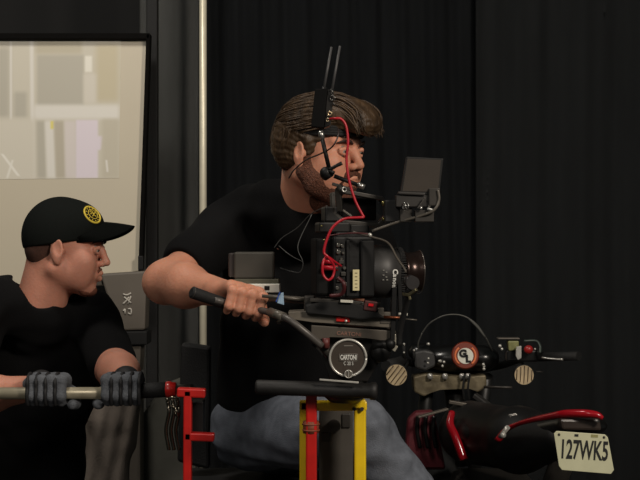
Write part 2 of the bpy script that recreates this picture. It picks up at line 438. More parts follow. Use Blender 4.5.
MB().prism([P(-70, 41, YB - .0012), P(121, 41, YB - .0012), P(119, 178, YB - .0012), P(-70, 180, YB - .0012)], (0, .001, 0)).build('painted_picture_light', pm, wb, origin=((pa.x + pb.x) / 2, YB, (pa.z + pb.z) / 2))

# grey case lid with a chalk mark under the board
YG = 4.5
gc = empty('equipment_case', P(125, 480, YG), 'dark grey tapering case with a chalky white mark standing under the whiteboard corner', 'case')
MB().pprism([(100, 274), (147, 271), (145, 330), (118, 331)], YG, .10, .006).build('lid_panel', mat('case_grey', (98, 91, 82), .6, var=.06, scale=12), gc)
M_CHALK = mat('chalk_mark', (190, 185, 175), .8, var=.2, scale=200)
b = MB(); Yq = YG - .002
for pts in ([(123, 294), (127, 295), (131, 293)], [(129, 297), (126, 301), (123, 304)], [(124, 297), (128, 300), (131, 303)], [(131, 296), (128, 304)], [(125, 309), (125, 314)], [(128, 309), (131, 309), (131, 314), (128, 313)], [(125, 309), (123, 311)]):
    b.tube([P(x, y, Yq) for x, y in pts], .0026, 6, 3)
b.build('chalk_mark', M_CHALK, gc)
MB().pprism([(108, 332), (147, 331), (147, 345), (112, 346)], YG - .01, .12, .004).build('black_base', M_RUB, gc)
b = MB(); b.pprism([(112, 346), (141, 346), (140, 372), (112, 372)], YG, .1, .004); b.box((P(126, 0, YG).x, YG + .05, .39), (.09, .09, .78), bev=.01); b.build('lower_shell', mat('case_grey', (98, 91, 82)), gc)

# grey garment hanging behind the arm of the man in the cap
YJ = 4.15
b = Blob(); 
def Q(x, y, Y): return P(x, y, Y)
b.chain([Q(98, 372, YJ), Q(88, 410, YJ), Q(80, 490, YJ)], [.045, .05, .06], k=.03, world=True)
b.chain([Q(118, 378, YJ), Q(108, 420, YJ), Q(104, 490, YJ)], [.045, .06, .06], k=.02, world=True)
b.chain([Q(130, 400, YJ), Q(118, 445, YJ), Q(112, 500, YJ)], [.04, .045, .05], k=.02, world=True)
b.cap(Q(104, 368, YJ), Q(128, 374, YJ), .03, .03, k=.03, world=True)
o = blob_mesh('draped_jacket', [b.verts(.006, lambda X, Y, Z: .006 * np.sin(X * 70 + Z * 24) + .003 * np.sin(X * 150 - Z * 30))], mat('taupe_cloth', (132, 122, 113), .95, var=.12, scale=14, bump=.2, bscale=200, spec=.1))
tag(o, 'taupe grey jacket draped behind the gloved hand of the man in the cap', 'jacket')
# low grey drape behind it
bb = MB(); bb.pprism([(163, 385), (196, 372), (196, 520), (95, 520), (120, 446)], 4.6, .05, .01)
o = bb.build('folded_dust_sheet', mat('dust_sheet_grey', (96, 95, 88), .95, var=.15, scale=8, bump=.3, bscale=12, spec=.1))
tag(o, 'dark grey folded sheet slanting down between the draped jacket and the dolly', 'sheet')

# ------------------------------------------------------------------ people
def head_blob(F, beard_w=1.0):
    b = Blob(F)
    b.ell((-.009, 0, .037), (.089, .074, .078)); b.ell((.034, 0, -.018), (.056, .060, .082), k=.03)
    for s in (1, -1):
        b.cap((0, s * .052, -.055), (.062, s * .012, -.094), .021, .018, k=.025)
        b.cap((.086, s * .012, .020), (.070, s * .045, .022), .011, .010, k=.014)
        b.ell((.064, s * .039, -.026), (.020, .020, .020), k=.025)
        b.ell((.054, s * .036, -.056), (.033, .023, .036), k=.03)
    b.ell((.072, 0, -.098), (.020, .022, .017), k=.015)
    b.ell((.080, 0, -.060), (.020, .028, .022), k=.015)
    for s in (1, -1): b.ell((.098, s * .031, -.001), (.016, .017, .0115), k=.008, sub=True)
    b.chain([(.088, 0, .016), (.098, 0, -.004), (.113, 0, -.028)], [.008, .0085, .0095], k=.010)
    for s in (1, -1): b.ell((.101, s * .012, -.033), (.010, .008, .008), k=.007)
    for s in (1, -1):
        b.ell((.0815, s * .031, .000), (.0115, .0135, .0110), k=.002)
        b.chain([(.091, s * .017, .003), (.0945, s * .030, .0068), (.087, s * .044, .003)], [.0034, .0044, .0034], k=.004)
        b.chain([(.091, s * .018, -.003), (.0935, s * .030, -.0068), (.087, s * .043, -.003)], [.0028, .0034, .0028], k=.004)
    b.chain([(.093, -.022, -.062), (.1005, 0, -.056), (.093, .022, -.062)], [.003, .0060, .003], k=.006)
    b.chain([(.092, -.020, -.067), (.099, 0, -.070), (.092, .020, -.067)], [.003, .0056, .003], k=.006)
    b.chain([(.100, -.021, -.0635), (.1075, 0, -.063), (.100, .021, -.0635)], [.0012, .0018, .0012], k=.003, sub=True)
    b.cap((.104, 0, -.040), (.106, 0, -.050), .002, k=.004, sub=True)
    for s in (1, -1):                                     # ears
        R = Matrix.Rotation(s * .35, 3, 'Z') @ Matrix.Rotation(-.12, 3, 'Y')
        b.ell((.000, s * .077, -.008), (.018, .007, .031), R, k=.006)
        b.ell((.004, s * .086, -.004), (.011, .006, .018), R, k=.004, sub=True)
        b.ell((.014, s * .075, -.010), (.006, .006, .008), k=.004)
        b.ell((.006, s * .076, -.035), (.009, .006, .010), k=.005)
    return b
def neck(b, top, bot, r0=.055, r1=.062): b.cap(top, bot, r0, r1, k=.03)
def face_bits(F, parent, iris_dir=0.0, brow=True):
    sc = F.to_scale()[0]
    for s in (1, -1):
        e = MB(); c = F @ Vector((.0845, s * .031, 0)); e.ball(c, .0118 * sc); eo = e.build('eyeball', M_EYE, parent)
        d = (F.to_3x3() @ Vector((1, s * .05 + iris_dir, 0))).normalized(); e = MB(); e.ball(c + d * .0068 * sc, .0062 * sc); e.build('iris', M_IRIS, eo)
        e = MB(); pts = [F @ Vector(q) for q in ((.099, s * .014, .0175), (.100, s * .026, .0225), (.093, s * .038, .0225), (.081, s * .050, .017))]
        e.tube(pts, [.0020 * sc, .0036 * sc, .0032 * sc, .0012 * sc], 8, 5); e.build('eyebrow', M_HAIRD, parent)

def hand(b, C, a, w_, u, rb, wrist, sc=1.0, infl=0.0, fingers_only=False, drop=None):
    """closed hand round a bar: a = towards the index finger, w_ = over the bar away from the wrist, u = up"""
    C, a, w_, u = Vector(C), Vector(a).normalized(), Vector(w_).normalized(), Vector(u).normalized(); R = rb + .0095 * sc
    def pos(th, rho, off): t = math.radians(th); return C + a * off + (w_ * -math.cos(t) + u * math.sin(t)) * rho
    offs = [.033, .0115, -.0105, -.031]; ln = [1.0, 1.07, 1.0, .88]; rr = [.0102, .0105, .0100, .0092]
    mc = []
    for i in range(4):
        o = offs[i] * sc; L = ln[i]; q = rr[i] * sc + infl
        p = [pos(50 + (1 - L) * 60, R + .012 * sc * L, o * .93), pos(122 * (.9 + .1 * L), R + .013 * sc * L, o), pos(188, R + .003 * sc, o * .98), pos(232, R - .001, o * .95)]
        mc.append(p[0]); b.chain(p, [q * 1.12, q, q * .94, q * .86], k=.005, world=True)
        b.ell(p[1], (q * 1.08,) * 3, k=.004, world=True)
    W = Vector(wrist)
    for i, p in enumerate(mc): b.cap(W + a * offs[i] * .55 * sc, p, .0160 * sc + infl, .0132 * sc + infl, k=.014, world=True)
    b.cap(W + a * .02 * sc, pos(10, R + .012 * sc, .03 * sc), .018 * sc + infl, .015 * sc + infl, k=.012, world=True)
    t = [W + a * .022 * sc, pos(-5, R + .014 * sc, .046 * sc), pos(-55, R + .006 * sc, .056 * sc), pos(-105, R + .002, .054 * sc)]
    b.chain(t, [.0145 * sc + infl, .013 * sc + infl, .0108 * sc + infl, .009 * sc + infl], k=.006, world=True)
    return mc

# ---------------- camera operator
op = empty('person', P(285, 470, 3.45), 'bearded person in a black T-shirt and headband steering the film camera with one hand', 'person')
A = math.radians(35)
HF = Matrix.Translation(P(319, 150, 3.25)) @ Matrix.Rotation(-A, 4, 'Z') @ Matrix.Rotation(math.radians(5), 4, 'Y') @ Matrix.Scale(1.0, 4)
hb = head_blob(HF)
NB = P(306, 217, 3.36)
hb.cap((-.012, 0, -.045), HF.inverted() @ NB, .056, .058, k=.03)
hb.cap((-.040, 0, -.02), HF.inverted() @ (NB + Vector((-.01, .03, 0))), .046, .05, k=.03)
parts = [hb.verts(.0022)]
SR, EL, WR = P(224, 233, 3.46), P(168, 282, 3.24), P(216, 302, 3.08)
G0, G1 = P(192, 293, 2.95), P(232, 306, 3.0)            # pan handle grip
hdir = (P(262, 311, 3.0) - P(205, 297, 2.97)).normalized()
HC = P(242, 305, 3.0)
hw = Vector((0.05, -1, -.15)); hw = (hw - hdir * hw.dot(hdir)).normalized(); hu = hw.cross(hdir); hu = hu if hu.z > 0 else -hu
WRh = HC - hw * .070 - hdir * .036 + hu * .002
ab = Blob(); ab.chain([SR, EL], [.050, .042], k=.02, world=True)
ab.chain([EL, EL.lerp(WRh, .35), WRh], [.040, .042, .029], k=.04, world=True); ab.ell(EL + Vector((-.018, .01, -.002)), (.034, .036, .034), k=.03, world=True)
hand(ab, HC, hdir, hw, hu, .0125, WRh, 1.02)
parts.append(ab.verts(.0025))
SL, ELL, WRL = P(366, 245, 3.58), P(352, 325, 3.62), P(350, 282, 3.24)
tb = Blob(); tb.ell(P(297, 285, 3.50), (.165, .10, .20), k=.05, world=True); tb.ell(P(285, 385, 3.52), (.13, .10, .16), k=.06, world=True)
tb.chain([SR + Vector((0, .02, -.02)), NB + Vector((0, .03, -.04)), SL], [.03, .03, .03], k=.05, world=True)
HP = P(252, 432, 3.50); KN = P(362, 430, 3.22); FT = P(452, 560, 3.25); HP2 = P(278, 436, 3.64); KN2 = P(362, 440, 3.55); FT2 = P(440, 560, 3.55)
tb.chain([HP, KN, FT], [.08, .052, .035], k=.03, world=True); tb.chain([HP2, KN2, FT2], [.08, .052, .035], k=.03, world=True)
for f in (FT, FT2): tb.cap(f, f + Vector((.14, -.03, -.03)), .036, .03, k=.02, world=True)
tb.chain([SL, ELL, WRL], [.045, .038, .028], k=.02, world=True)
HLc = P(350, 278, 3.16); hand(tb, HLc, (-1, 0, 0), (0, -1, 0), (0, 0, 1), .013, HLc + Vector((.02, .075, .02)), 1.0)
parts.append(tb.verts(.005))
blob_mesh('body', parts, M_SKIN, op)
face_bits(HF, op, -.05)
# beard
bd = Blob(HF)
for s in (1, -1):
    bd.chain([(.016, s * .0655, -.018), (.010, s * .062, -.050), (.030, s * .052, -.078), (.066, s * .018, -.104)], [.009, .016, .019, .018], k=.018)
    bd.chain([(.020, s * .060, -.045), (.040, s * .0545, -.062), (.066, s * .036, -.082)], [.010, .0135, .014], k=.018)
    bd.chain([(.1005, s * .004, -.047), (.094, s * .020, -.052), (.080, s * .032, -.072)], [.0055, .0062, .009], k=.010)
bd.ell((.076, 0, -.104), (.021, .026, .019), k=.016); bd.cap((.02, 0, -.112), (.07, 0, -.116), .03, .012, k=.02)
bd.ell((.094, 0, -.080), (.007, .014, .009), k=.008)
blob_mesh('beard', [bd.verts(.0022, lambda X, Y, Z: .0011 * np.sin(X * 900 + 3 * np.sin(Z * 300)) * np.sin(Y * 800 + Z * 500))], M_BEARD, op)
# hair: mass plus locks
hr = Blob(HF)
hr.ell((-.012, 0, .038), (.096, .083, .083), k=.02)
hr.ell((-.052, 0, -.008), (.042, .060, .056), k=.04)
hr.ell((.040, 0, .084), (.070, .064, .036), k=.03)
hr.ell((.090, 0, .076), (.046, .056, .036), k=.03)
hr.ell((.122, .0, .062), (.028, .044, .028), k=.02)
for s in (1, -1): hr.cap((.020, s * .074, .02), (.024, s * .071, -.008), .008, .004, k=.02); hr.ell((-.040, s * .060, .008), (.040, .018, .048), k=.03)
hr.ell((.092, 0, -.008), (.062, .11, .050), k=.012, sub=True)
for s in (1, -1): hr.ell((.004, s * .092, -.014), (.019, .018, .030), k=.006, sub=True)
def hdisp(X, Y, Z):
    return .0007 * np.sin(Z * 190 + X * 110 + 2.2 * np.sin(X * 60 + Y * 40)) + .0006 * np.sin(Z * 420 - Y * 260 + 2 * np.sin(X * 110))
hair = blob_mesh('hair', [hr.verts(.0025, hdisp)], M_HAIR, op)
lk = MB(); rnd = random.Random(4)
for i in range(700):
    u = rnd.random(); th = rnd.uniform(-1.45, 1.45)               # around the side, front to back sweep
    x0 = rnd.uniform(-.03, .09); r0 = 1.0
    def surf(x, th, lift=0):
        t = min(max((x + .012) / .098, -1), 1); k = math.sqrt(max(0.02, 1 - t * t)) if x < .0 else math.sqrt(max(.02, 1 - (max(0, x - .02) / .125) ** 2))
        return Vector((x, math.sin(th) * (.082 * k + lift), .038 + math.cos(th) * (.083 * k + .004 * (x > 0) + lift)))
    if rnd.random() < .55:                                          # swept back
        pts = [surf(x0 - k * .028, th + k * .07 * (1 if th > 0 else -1), .004 + .003 * math.sin(k + i)) for k in range(4)]
    else:                                                           # falling down the back and sides
        x0 = rnd.uniform(-.10, -.01); th = rnd.choice((-1, 1)) * rnd.uniform(.5, 1.6)
        p0 = surf(x0, th, .005); sg_ = 1 if th > 0 else -1; pts = [p0 + Vector((-.003 * k, sg_ * .002 * math.sin(k * 1.2), -.014 * k)) for k in range(4)]
    pts = [HF @ p for p in pts]
    lk.tube(pts, [.0006, .0019, .0016, .0003], 5, 4)
for i in range(190):                                                 # the quiff sweeping forward over the band
    y0 = rnd.uniform(-.058, .05); z0 = rnd.uniform(.080, .112)
    pts = [Vector((.045, y0, z0 + .004)), Vector((.085, y0 * 1.0, z0 + .004)), Vector((.122 + rnd.uniform(-.006, .006), y0 * .95, z0 - .018)), Vector((.139 + rnd.uniform(-.012, .006), y0 * .9 - .004, z0 - .045 + rnd.uniform(-.006, .008)))]
    lk.tube([HF @ p for p in pts], [.0006, .0021, .0021, .0005], 5, 5)
lk.build('hair_locks', M_HAIR, hair)
# headband
hbnd = Blob(HF)
bm_ = MB(); pts = []
for k in range(41):
    t = k / 40 * 2 * PI; x = .006 + .093 * math.cos(t); y = .078 * math.sin(t); pts.append(HF @ Vector((x, y, .040 + .004 * math.cos(t))))
for zz in (-.007, -.002, .003, .008):
    bm_.tube([p + Vector((0, 0, zz)) for p in pts], .0046, 8, 1)
bm_.build('headband', mat('black_headband', (16, 16, 16), .8, bump=.2, bscale=200), op)
b = MB(); b.tube([HF @ Vector((.0895, -.036, .031)), HF @ Vector((.0955, -.024, .040)), HF @ Vector((.0985, -.018, .050))], [.0008, .0024, .0010], 6, 4); b.build('headband_mark', M_WHT, op)
# T-shirt
sh = Blob()
sh.ell(P(300, 282, 3.50), (.185, .118, .215), k=.06, world=True); sh.ell(P(290, 345, 3.50), (.165, .118, .19), k=.06, world=True); sh.ell(P(278, 398, 3.52), (.145, .118, .15), k=.06, world=True)
sh.chain([SR, P(256, 213, 3.46), P(279, 207, 3.385), NB + Vector((.0, -.005, -.008)), P(338, 218, 3.48), SL], [.062, .058, .058, .070, .058, .064], k=.05, world=True)
sh.cap(SR, SR.lerp(EL, .62), .064, .066, k=.04, world=True); sh.cap(SL, SL.lerp(ELL, .8), .066, .062, k=.04, world=True)
sd = (EL - SR).normalized(); sh.ell(SR.lerp(EL, .62) + sd * .078, (.052, .075, .075), sd.to_track_quat('X', 'Z').to_matrix(), k=.006, sub=True, world=True)
hp = HF @ Vector((-.02, 0, -.06)); CN = Vector((.42, -.30, .86)).normalized(); sh.ell(P(307, 202, 3.33) + CN * .095, (.095, .095, .095), k=.012, sub=True, world=True)
sh.ell(P(262, 470, 3.4), (.3, .3, .075), k=.012, sub=True, world=True)
shirt = blob_mesh('t_shirt', [sh.verts(.005, wrinkle(.0028, 34, 2))], M_SHIRT, op)
# jeans
jn = Blob(); jn.ell(P(262, 425, 3.54), (.125, .125, .095), k=.04, world=True)
jn.chain([HP, HP.lerp(KN, .5), KN], [.092, .082, .066], k=.03, world=True); jn.chain([KN, KN.lerp(FT, .5), FT.lerp(KN, .1)], [.066, .062, .056], k=.02, world=True)
jn.chain([HP2, HP2.lerp(KN2, .5), KN2], [.092, .080, .066], k=.03, world=True); jn.chain([KN2, KN2.lerp(FT2, .5), FT2.lerp(KN2, .1)], [.066, .06, .055], k=.02, world=True)
jeans = blob_mesh('jeans', [jn.verts(.005, wrinkle(.0035, 40, 5))], M_JEANS, op)
for f in (FT, FT2):
    s_ = Blob(); s_.cap(f + Vector((-.02, 0, -.01)), f + Vector((.17, -.035, -.035)), .045, .038, k=.02, world=True); s_.cap(f, f + Vector((0, 0, .05)), .045, .045, k=.02, world=True)
    blob_mesh('shoe', [s_.verts(.005)], M_RUB, op)
# coiled thin wires on the back of his shirt
wr = MB()
YW = 3.18
wr.tube([P(327, 206, 3.12), P(311, 214, 3.2), P(297, 228, 3.24), P(282, 238, 3.27), P(274, 248, 3.28)], .0010, 6)
wr.tube([P(312, 214, YW), P(298, 245, YW), P(303, 262, YW - .02), P(300, 272, YW - .02), P(290, 271, YW), P(280, 268, YW)], .0010, 6)
wr.tube([P(303, 262, YW), P(290, 255, YW), P(279, 246, YW + .03)], .0010, 6)
o = wr.build('earpiece_wire', mat('grey_wire', (70, 70, 68), .5)); tag(o, "thin grey wire looping over the operator's black T-shirt", 'wire')

# ---------------- man in the cap
gr = empty('person', P(30, 480, 3.75), 'person in a black cap and T-shirt looking right with gloved hands on the push bar', 'person')
HG = Matrix.Translation(P(63, 246.5, 3.62)) @ Matrix.Rotation(math.radians(-1), 4, 'Z') @ Matrix.Rotation(math.radians(6), 4, 'Y') @ Matrix.Scale(1.0, 4)
gb = head_blob(HG); NG = P(38, 318, 3.62)
gb.cap((-.015, 0, -.055), HG.inverted() @ (NG + Vector((0, .02, .0))), .054, .056, k=.03); gb.cap((-.042, 0, -.02), HG.inverted() @ (NG + Vector((-.01, .02, 0))), .040, .055, k=.03)
gparts = [gb.verts(.0024)]
YH = 3.30
SLg, ELg, = P(92, 318, 3.74), P(113, 366, 3.55)
SRg, ERg = P(-20, 304, 3.52), P(-42, 398, 3.42)
HL, HR_ = P(123, 393, YH), P(48, 393.5, YH)
BR = .0137
WLg = HL + Vector((.002, .076, .018)); WRg = HR_ + Vector((-.045, .066, .006))
g2 = Blob(); g2.chain([SLg, ELg], [.055, .045], k=.02, world=True); g2.chain([ELg, ELg.lerp(WLg, .4), WLg], [.044, .045, .028], k=.03, world=True)
hand(g2, HL, (-1, 0, 0), (0, -1, 0), (0, 0, 1), BR, WLg, 1.0); gparts.append(g2.verts(.003))
g3 = Blob(); g3.chain([SRg, ERg], [.055, .045], k=.02, world=True); g3.chain([ERg, ERg.lerp(WRg, .4), WRg], [.044, .042, .028], k=.03, world=True)
hand(g3, HR_, (1, 0, 0), (0, -1, 0), (0, 0, 1), BR, WRg, 1.0); gparts.append(g3.verts(.003))
g4 = Blob(); g4.ell(P(28, 380, 3.74), (.16, .10, .20), k=.05, world=True); g4.ell(P(20, 470, 3.78), (.14, .1, .18), k=.05, world=True)
g4.chain([SRg, NG + Vector((0, .03, -.04)), SLg], [.04, .03, .04], k=.04, world=True)
for dx in (-.09, .09):
    c = P(20, 520, 3.78) + Vector((dx, 0, 0)); g4.chain([c, Vector((c.x, 3.78, .45)), Vector((c.x, 3.82, .08))], [.085, .055, .04], k=.03, world=True)
    g4.cap(Vector((c.x, 3.82, .06)), Vector((c.x + .06, 3.64, .045)), .04, .035, k=.02, world=True)
gparts.append(g4.verts(.006))
blob_mesh('body', gparts, M_SKIN2, gr)
face_bits(HG, gr)
# short beard and cropped hair
bd = Blob(HG)
for s in (1, -1):
    bd.chain([(.048, s * .040, -.092), (.066, s * .019, -.103)], [.006, .0120], k=.018)
    bd.chain([(.0995, s * .004, -.048), (.094, s * .016, -.053), (.086, s * .022, -.070)], [.0040, .004, .0045], k=.006)
bd.ell((.076, 0, -.102), (.0205, .020, .0155), k=.012)
blob_mesh('beard', [bd.verts(.0022, lambda X, Y, Z: .0008 * np.sin(X * 900 + 3 * np.sin(Z * 300)) * np.sin(Y * 800 + Z * 500))], mat('stubble', (112, 66, 48), .8, var=.3, scale=260), gr)
hc = Blob(HG); hc.ell((-.012, 0, .034), (.086, .0755, .080), k=.02); hc.ell((-.048, 0, -.015), (.042, .058, .050), k=.03)
hc.ell((0, 0, .016 + 2.0), (2, 2, 2), k=.002, sub=True); hc.ell((.085, 0, -.02), (.087, .12, .10), k=.004, sub=True); hc.ell((.006, .07, -.016), (.026, .05, .044), k=.004, sub=True); hc.ell((.006, -.07, -.016), (.026, .05, .044), k=.004, sub=True)
blob_mesh('cropped_hair', [hc.verts(.0025)], mat('cropped_hair', (74, 47, 36), .85, var=.3, scale=240), gr)
# cap
M_CAP = mat('black_cap_cloth', (14, 17, 15), .9, var=.1, scale=200, bump=.1, bscale=300, spec=.15)
cp = Blob(HG)
cp.ell((-.008, 0, .026), (.098, .082, .098), k=.01); cp.ell((.043, 0, .056), (.052, .058, .050), k=.03)
nn = Vector((-.24, 0, 1)).normalized(); cp.ell(Vector((0, 0, .010)) - nn * 2, (2, 2, 2), k=.003, sub=True)
capm = blob_mesh('cap', [cp.verts(.0025)], M_CAP, gr)
def brim():
    bm = bmesh.new(); nu, nv = 24, 10; top = []; 
    for i in range(nu + 1):
        u = -1 + 2 * i / nu; row = []
        for j in range(nv + 1):
            v = j / nv; ang = u * 1.12
            inner = Vector((.085 * math.cos(ang) + .008, .079 * math.sin(ang), .0))
            L = .080 * math.sqrt(max(0.0, 1 - (abs(u) ** 3.2)))
            x = inner.x + v * L; y = inner.y * (1 - .10 * v)
            z = .072 - .046 * (abs(u) ** 1.7) - .006 * v * v + .004 * v - .010 * abs(u) * v
            row.append(bm.verts.new((x, y, z)))
        top.append(row)
    for a, b in zip(top[:-1], top[1:]):
        for j in range(nv):
            f = bm.faces.new((a[j], a[j + 1], b[j + 1], b[j])); f.smooth = True
    bmesh.ops.solidify(bm, geom=bm.faces[:], thickness=.0035)
    for f in bm.faces: f.smooth = True
    me = bpy.data.meshes.new('brim'); bm.to_mesh(me); bm.free(); me.transform(HG); return me
link_mesh('brim', brim(), M_CAP, capm)
# round embroidered badge on the cap front
from mathutils.bvhtree import BVHTree
bpy.context.view_layer.update()
cb = BVHTree.FromPolygons([capm.matrix_world @ v.co for v in capm.data.vertices], [p.vertices[:] for p in capm.data.polygons])
bc = HG @ Vector((.070, -.034, .086)); bn = (HG.to_3x3() @ Vector((.62, -.42, .66))).normalized(); q = bn.to_track_quat('Z', 'Y')
def on_cap(x, y, lift=.0004):
    o_ = bc + q @ Vector((x, y, .08)); h_, n_, _, _ = cb.ray_cast(o_, -bn); return (h_ + n_ * lift) if h_ is not None else bc
M_GOLD = mat('yellow_thread', (205, 180, 60), .7, var=.15, scale=200); R0 = .0235
def ring(r, w_, n=40): 
    e = MB(); e.tube([on_cap(r * math.cos(k * 2 * PI / n), r * math.sin(k * 2 * PI / n)) for k in range(n + 1)], w_, 6, 1); return e
e = ring(R0, .0026); bdg = e.build('embroidered_badge', M_GOLD, capm)
e = ring(R0 * .58, .0010, 28); e.build('badge_ring', M_GOLD, bdg)
e = MB()
for k in range(12):
    t = k * 2 * PI / 12; e.ball(on_cap(math.cos(t) * R0 * .79, math.sin(t) * R0 * .79), .0017, seg=8)
for pts in ([(-.008, .006), (-.003, .009), (.003, .006)], [(-.009, -.001), (-.003, .003), (.004, .0), (.009, .004)], [(-.006, -.007), (0, -.004), (.006, -.008)], [(.0, .004), (.001, -.005)]):
    e.tube([on_cap(*p) for p in pts], .0013, 6, 4)
o = e.build('badge_stitching', M_GOLD, bdg); o['kind'] = 'stuff'
# T-shirt
sg = Blob(); sg.ell(P(30, 372, 3.74), (.19, .12, .19), k=.06, world=True); sg.ell(P(22, 460, 3.77), (.165, .118, .20), k=.06, world=True)
sg.chain([SRg, NG + Vector((-.05, -.02, .030)), NG + Vector((0, .02, -.005)), SLg + Vector((-.05, 0, .03)), SLg], [.066, .062, .062, .055, .064], k=.05, world=True)
sg.cap(SLg, SLg.lerp(ELg, .96), .064, .060, k=.03, world=True); sg.cap(SRg, SRg.lerp(ERg, .6), .068, .064, k=.03, world=True)
sd = (ELg - SLg).normalized(); sg.ell(SLg.lerp(ELg, .98) + sd * .066, (.045, .09, .09), sd.to_track_quat('X', 'Z').to_matrix(), k=.006, sub=True, world=True)
sg.cap(HG @ Vector((-.02, 0, -.05)), NG + Vector((-.005, -.022, .072)), .056, .062, k=.01, sub=True, world=True)
blob_mesh('t_shirt', [sg.verts(.005, wrinkle(.0028, 36, 8))], M_SHIRT, gr)
for nm, base, dx in (('trousers', 520, 0),):
    t = Blob(); t.ell(P(22, 500, 3.78), (.170, .125, .10), k=.03, world=True)
    for d in (-.09, .09):
        c = P(20, 520, 3.78) + Vector((d, 0, 0)); t.chain([c + Vector((-d * .5, 0, .06)), Vector((c.x, 3.78, .45)), Vector((c.x, 3.82, .10))], [.105, .075, .062], k=.03, world=True)
    blob_mesh('trousers', [t.verts(.007, wrinkle(.004, 30, 1))], mat('black_twill', (24, 24, 25), .9), gr)
# work gloves: grey fingers, black seams
M_GLV = mat('grey_glove', (90, 93, 98), .8, var=.15, scale=120, bump=.3, bscale=250, spec=.2)
M_GLB = mat('black_glove_trim', (20, 20, 22), .7, bump=.2)
for C_, aa, W_, own in ((HL, (-1, 0, 0), WLg, 1), (HR_, (1, 0, 0), WRg, 0)):
    g = Blob(); hand(g, C_, aa, (0, -1, 0), (0, 0, 1), BR, W_, 1.04, .0022)
    go = blob_mesh('glove', [g.verts(.0025)], M_GLV, gr)
    g = MB(); a_ = Vector(aa)
    for off in (.022, .0005, -.0208, -.0405):
        pts = []
        for th in range(60, 236, 16):
            t = math.radians(th); rr_ = BR + (.0315 if th < 150 else .0235); pts.append(Vector(C_) + a_ * off + Vector((0, 1, 0)) * math.cos(t) * rr_ + Vector((0, 0, 1)) * math.sin(t) * rr_)
        g.tube(pts, .0042, 8, 3)
    g.build('finger_gusset', M_GLB, go)
    g = Blob(); d = (Vector(C_) + Vector((0, .03, .03)) - Vector(W_)).normalized(); g.cap(Vector(W_) + d * .010, Vector(W_) + d * .028, .031, .033, k=.01, world=True)
    blob_mesh('cuff', [g.verts(.003)], M_GLB, go)

# ------------------------------------------------------------------ camera dolly
YD = 3.12
dl = empty('camera_dolly', (P(270, 0, 3.2).x, 3.2, .1), 'camera dolly with red and yellow posts, black padded rail and long push bar', 'dolly')
# push bar
b = MB(); b.cyl(P(-60, 393.5, YH), P(140, 393, YH), BR); b.build('push_bar', mat('worn_silver_bar', (168, 160, 138), .38, .35, var=.2, scale=24), dl)
b = MB(); b.cyl(P(137, 391, YH), P(168, 389.5, YH), .0175); b.build('bar_grip', M_RUB, dl)
b = MB(); b.cyl(P(164, 389.5, YH), P(176, 389.5, YH), .0165); b.ball(P(169, 389.5, YH), .019); b.build('clamp_knob', M_RED, dl)
b = MB(); b.cyl(P(174, 389.5, YH), P(192, 389, YH - .02), .011); b.build('bar_coupling', M_GRYD, dl)
# red C bracket, left
b = MB(); W = S(7.5, YD)
b.bar([P(180, 392, YD), P(203, 393, YD)], S(9, YD), .03); b.bar([P(188, 392, YD), P(187, 605, YD)], S(8, YD), .03); b.bar([P(187, 436, YD), P(212, 437, YD)], S(8, YD), .03)
b.build('red_bracket', M_RED, dl)
b = MB()
for xx in (167, 172, 177): b.tube([P(xx, 398, YD + .04), P(xx + 2, 412, YD + .03), P(xx - 1, 430, YD + .04), P(xx + 2, 450, YD + .04)], .0042, 8)
b.torus(P(173, 402, YD + .02), (0, 1, .3), .011, .003); b.torus(P(176, 412, YD + .02), (1, 0.3, .3), .010, .003)
b.build_each('chrome_linkage', mat('dull_chrome', (130, 122, 108), .25, 1), dl)
b = MB(); b.pbox(189, 402, 203, 434, YD + .03, .06); b.build('drive_housing', M_BLK, dl)
# centre posts
YP = 2.98
b = MB(); b.bar([P(311.5, 390, YP), P(311, 622, YP)], S(11, YP), .03); b.bar([P(304, 389, YP), P(318, 389, YP)], S(9, YP), .034); b.build('red_post', M_RED, dl)
b = MB(); b.cyl(P(311, 421, YP), P(311, 433, YP), .0165, seg=20); b.torus(P(311, 424, YP), (0, 0, 1), .0165, .002); b.torus(P(311, 430, YP), (0, 0, 1), .0165, .002); b.build('brown_strap', mat('brown_leather', (120, 62, 40), .6, var=.2), dl)
YY = 3.02
b = MB(); b.bar([P(303.5, 403, YY), P(303.5, 618, YY)], S(8, YY), .03); b.bar([P(303, 405.5, YY), P(364, 405.5, YY)], S(9.5, YY), .03)
b.bar([P(360, 403, YY), P(360, 618, YY)], S(12, YY), .03); b.box(P(358, 404, YY - .018), (S(14, YY), .01, S(8, YY)), bev=.002)
b.build('yellow_frame', M_YEL, dl)
b = MB(); b.cyl(P(354, 409, YY - .024), P(354, 409, YY - .012), .004); b.cyl(P(362, 409, YY - .024), P(362, 409, YY - .012), .004); b.build_each('frame_bolt', M_GRYD, dl)
YR = 2.93
b = MB(); b.lathe(P(255, 387, YR), P(373, 391, YR) - P(255, 387, YR), [(0, .008), (.002, .013), (.006, .0150), (.17, .0155), (.232, .0155), (.2345, .018), (.244, .0185), (.2475, .012)]); b.build('padded_rail', mat('black_foam', (24, 23, 22), .6, var=.15, bump=.2), dl)
b = MB(); b.pbox(319, 410, 353, 600, 3.12, .07); b.build('gear_housing', mat('grey_housing', (74, 70, 64), .5, var=.2, scale=14), dl)
b = MB(); b.cyl(P(334, 426, 3.10), P(334, 426, 3.16), .014); b.box(P(346, 420, 3.13), (.018, .03, .03), bev=.002); b.box(P(326, 436, 3.13), (.018, .03, .02), bev=.002); b.build_each('gear_selector', M_GRYD, dl)
b = MB(); b.box((.0, 3.27, .34), (.98, .68, .24), bev=.01); b.build('chassis', mat('dolly_black', (26, 25, 25), .5, var=.15), dl)
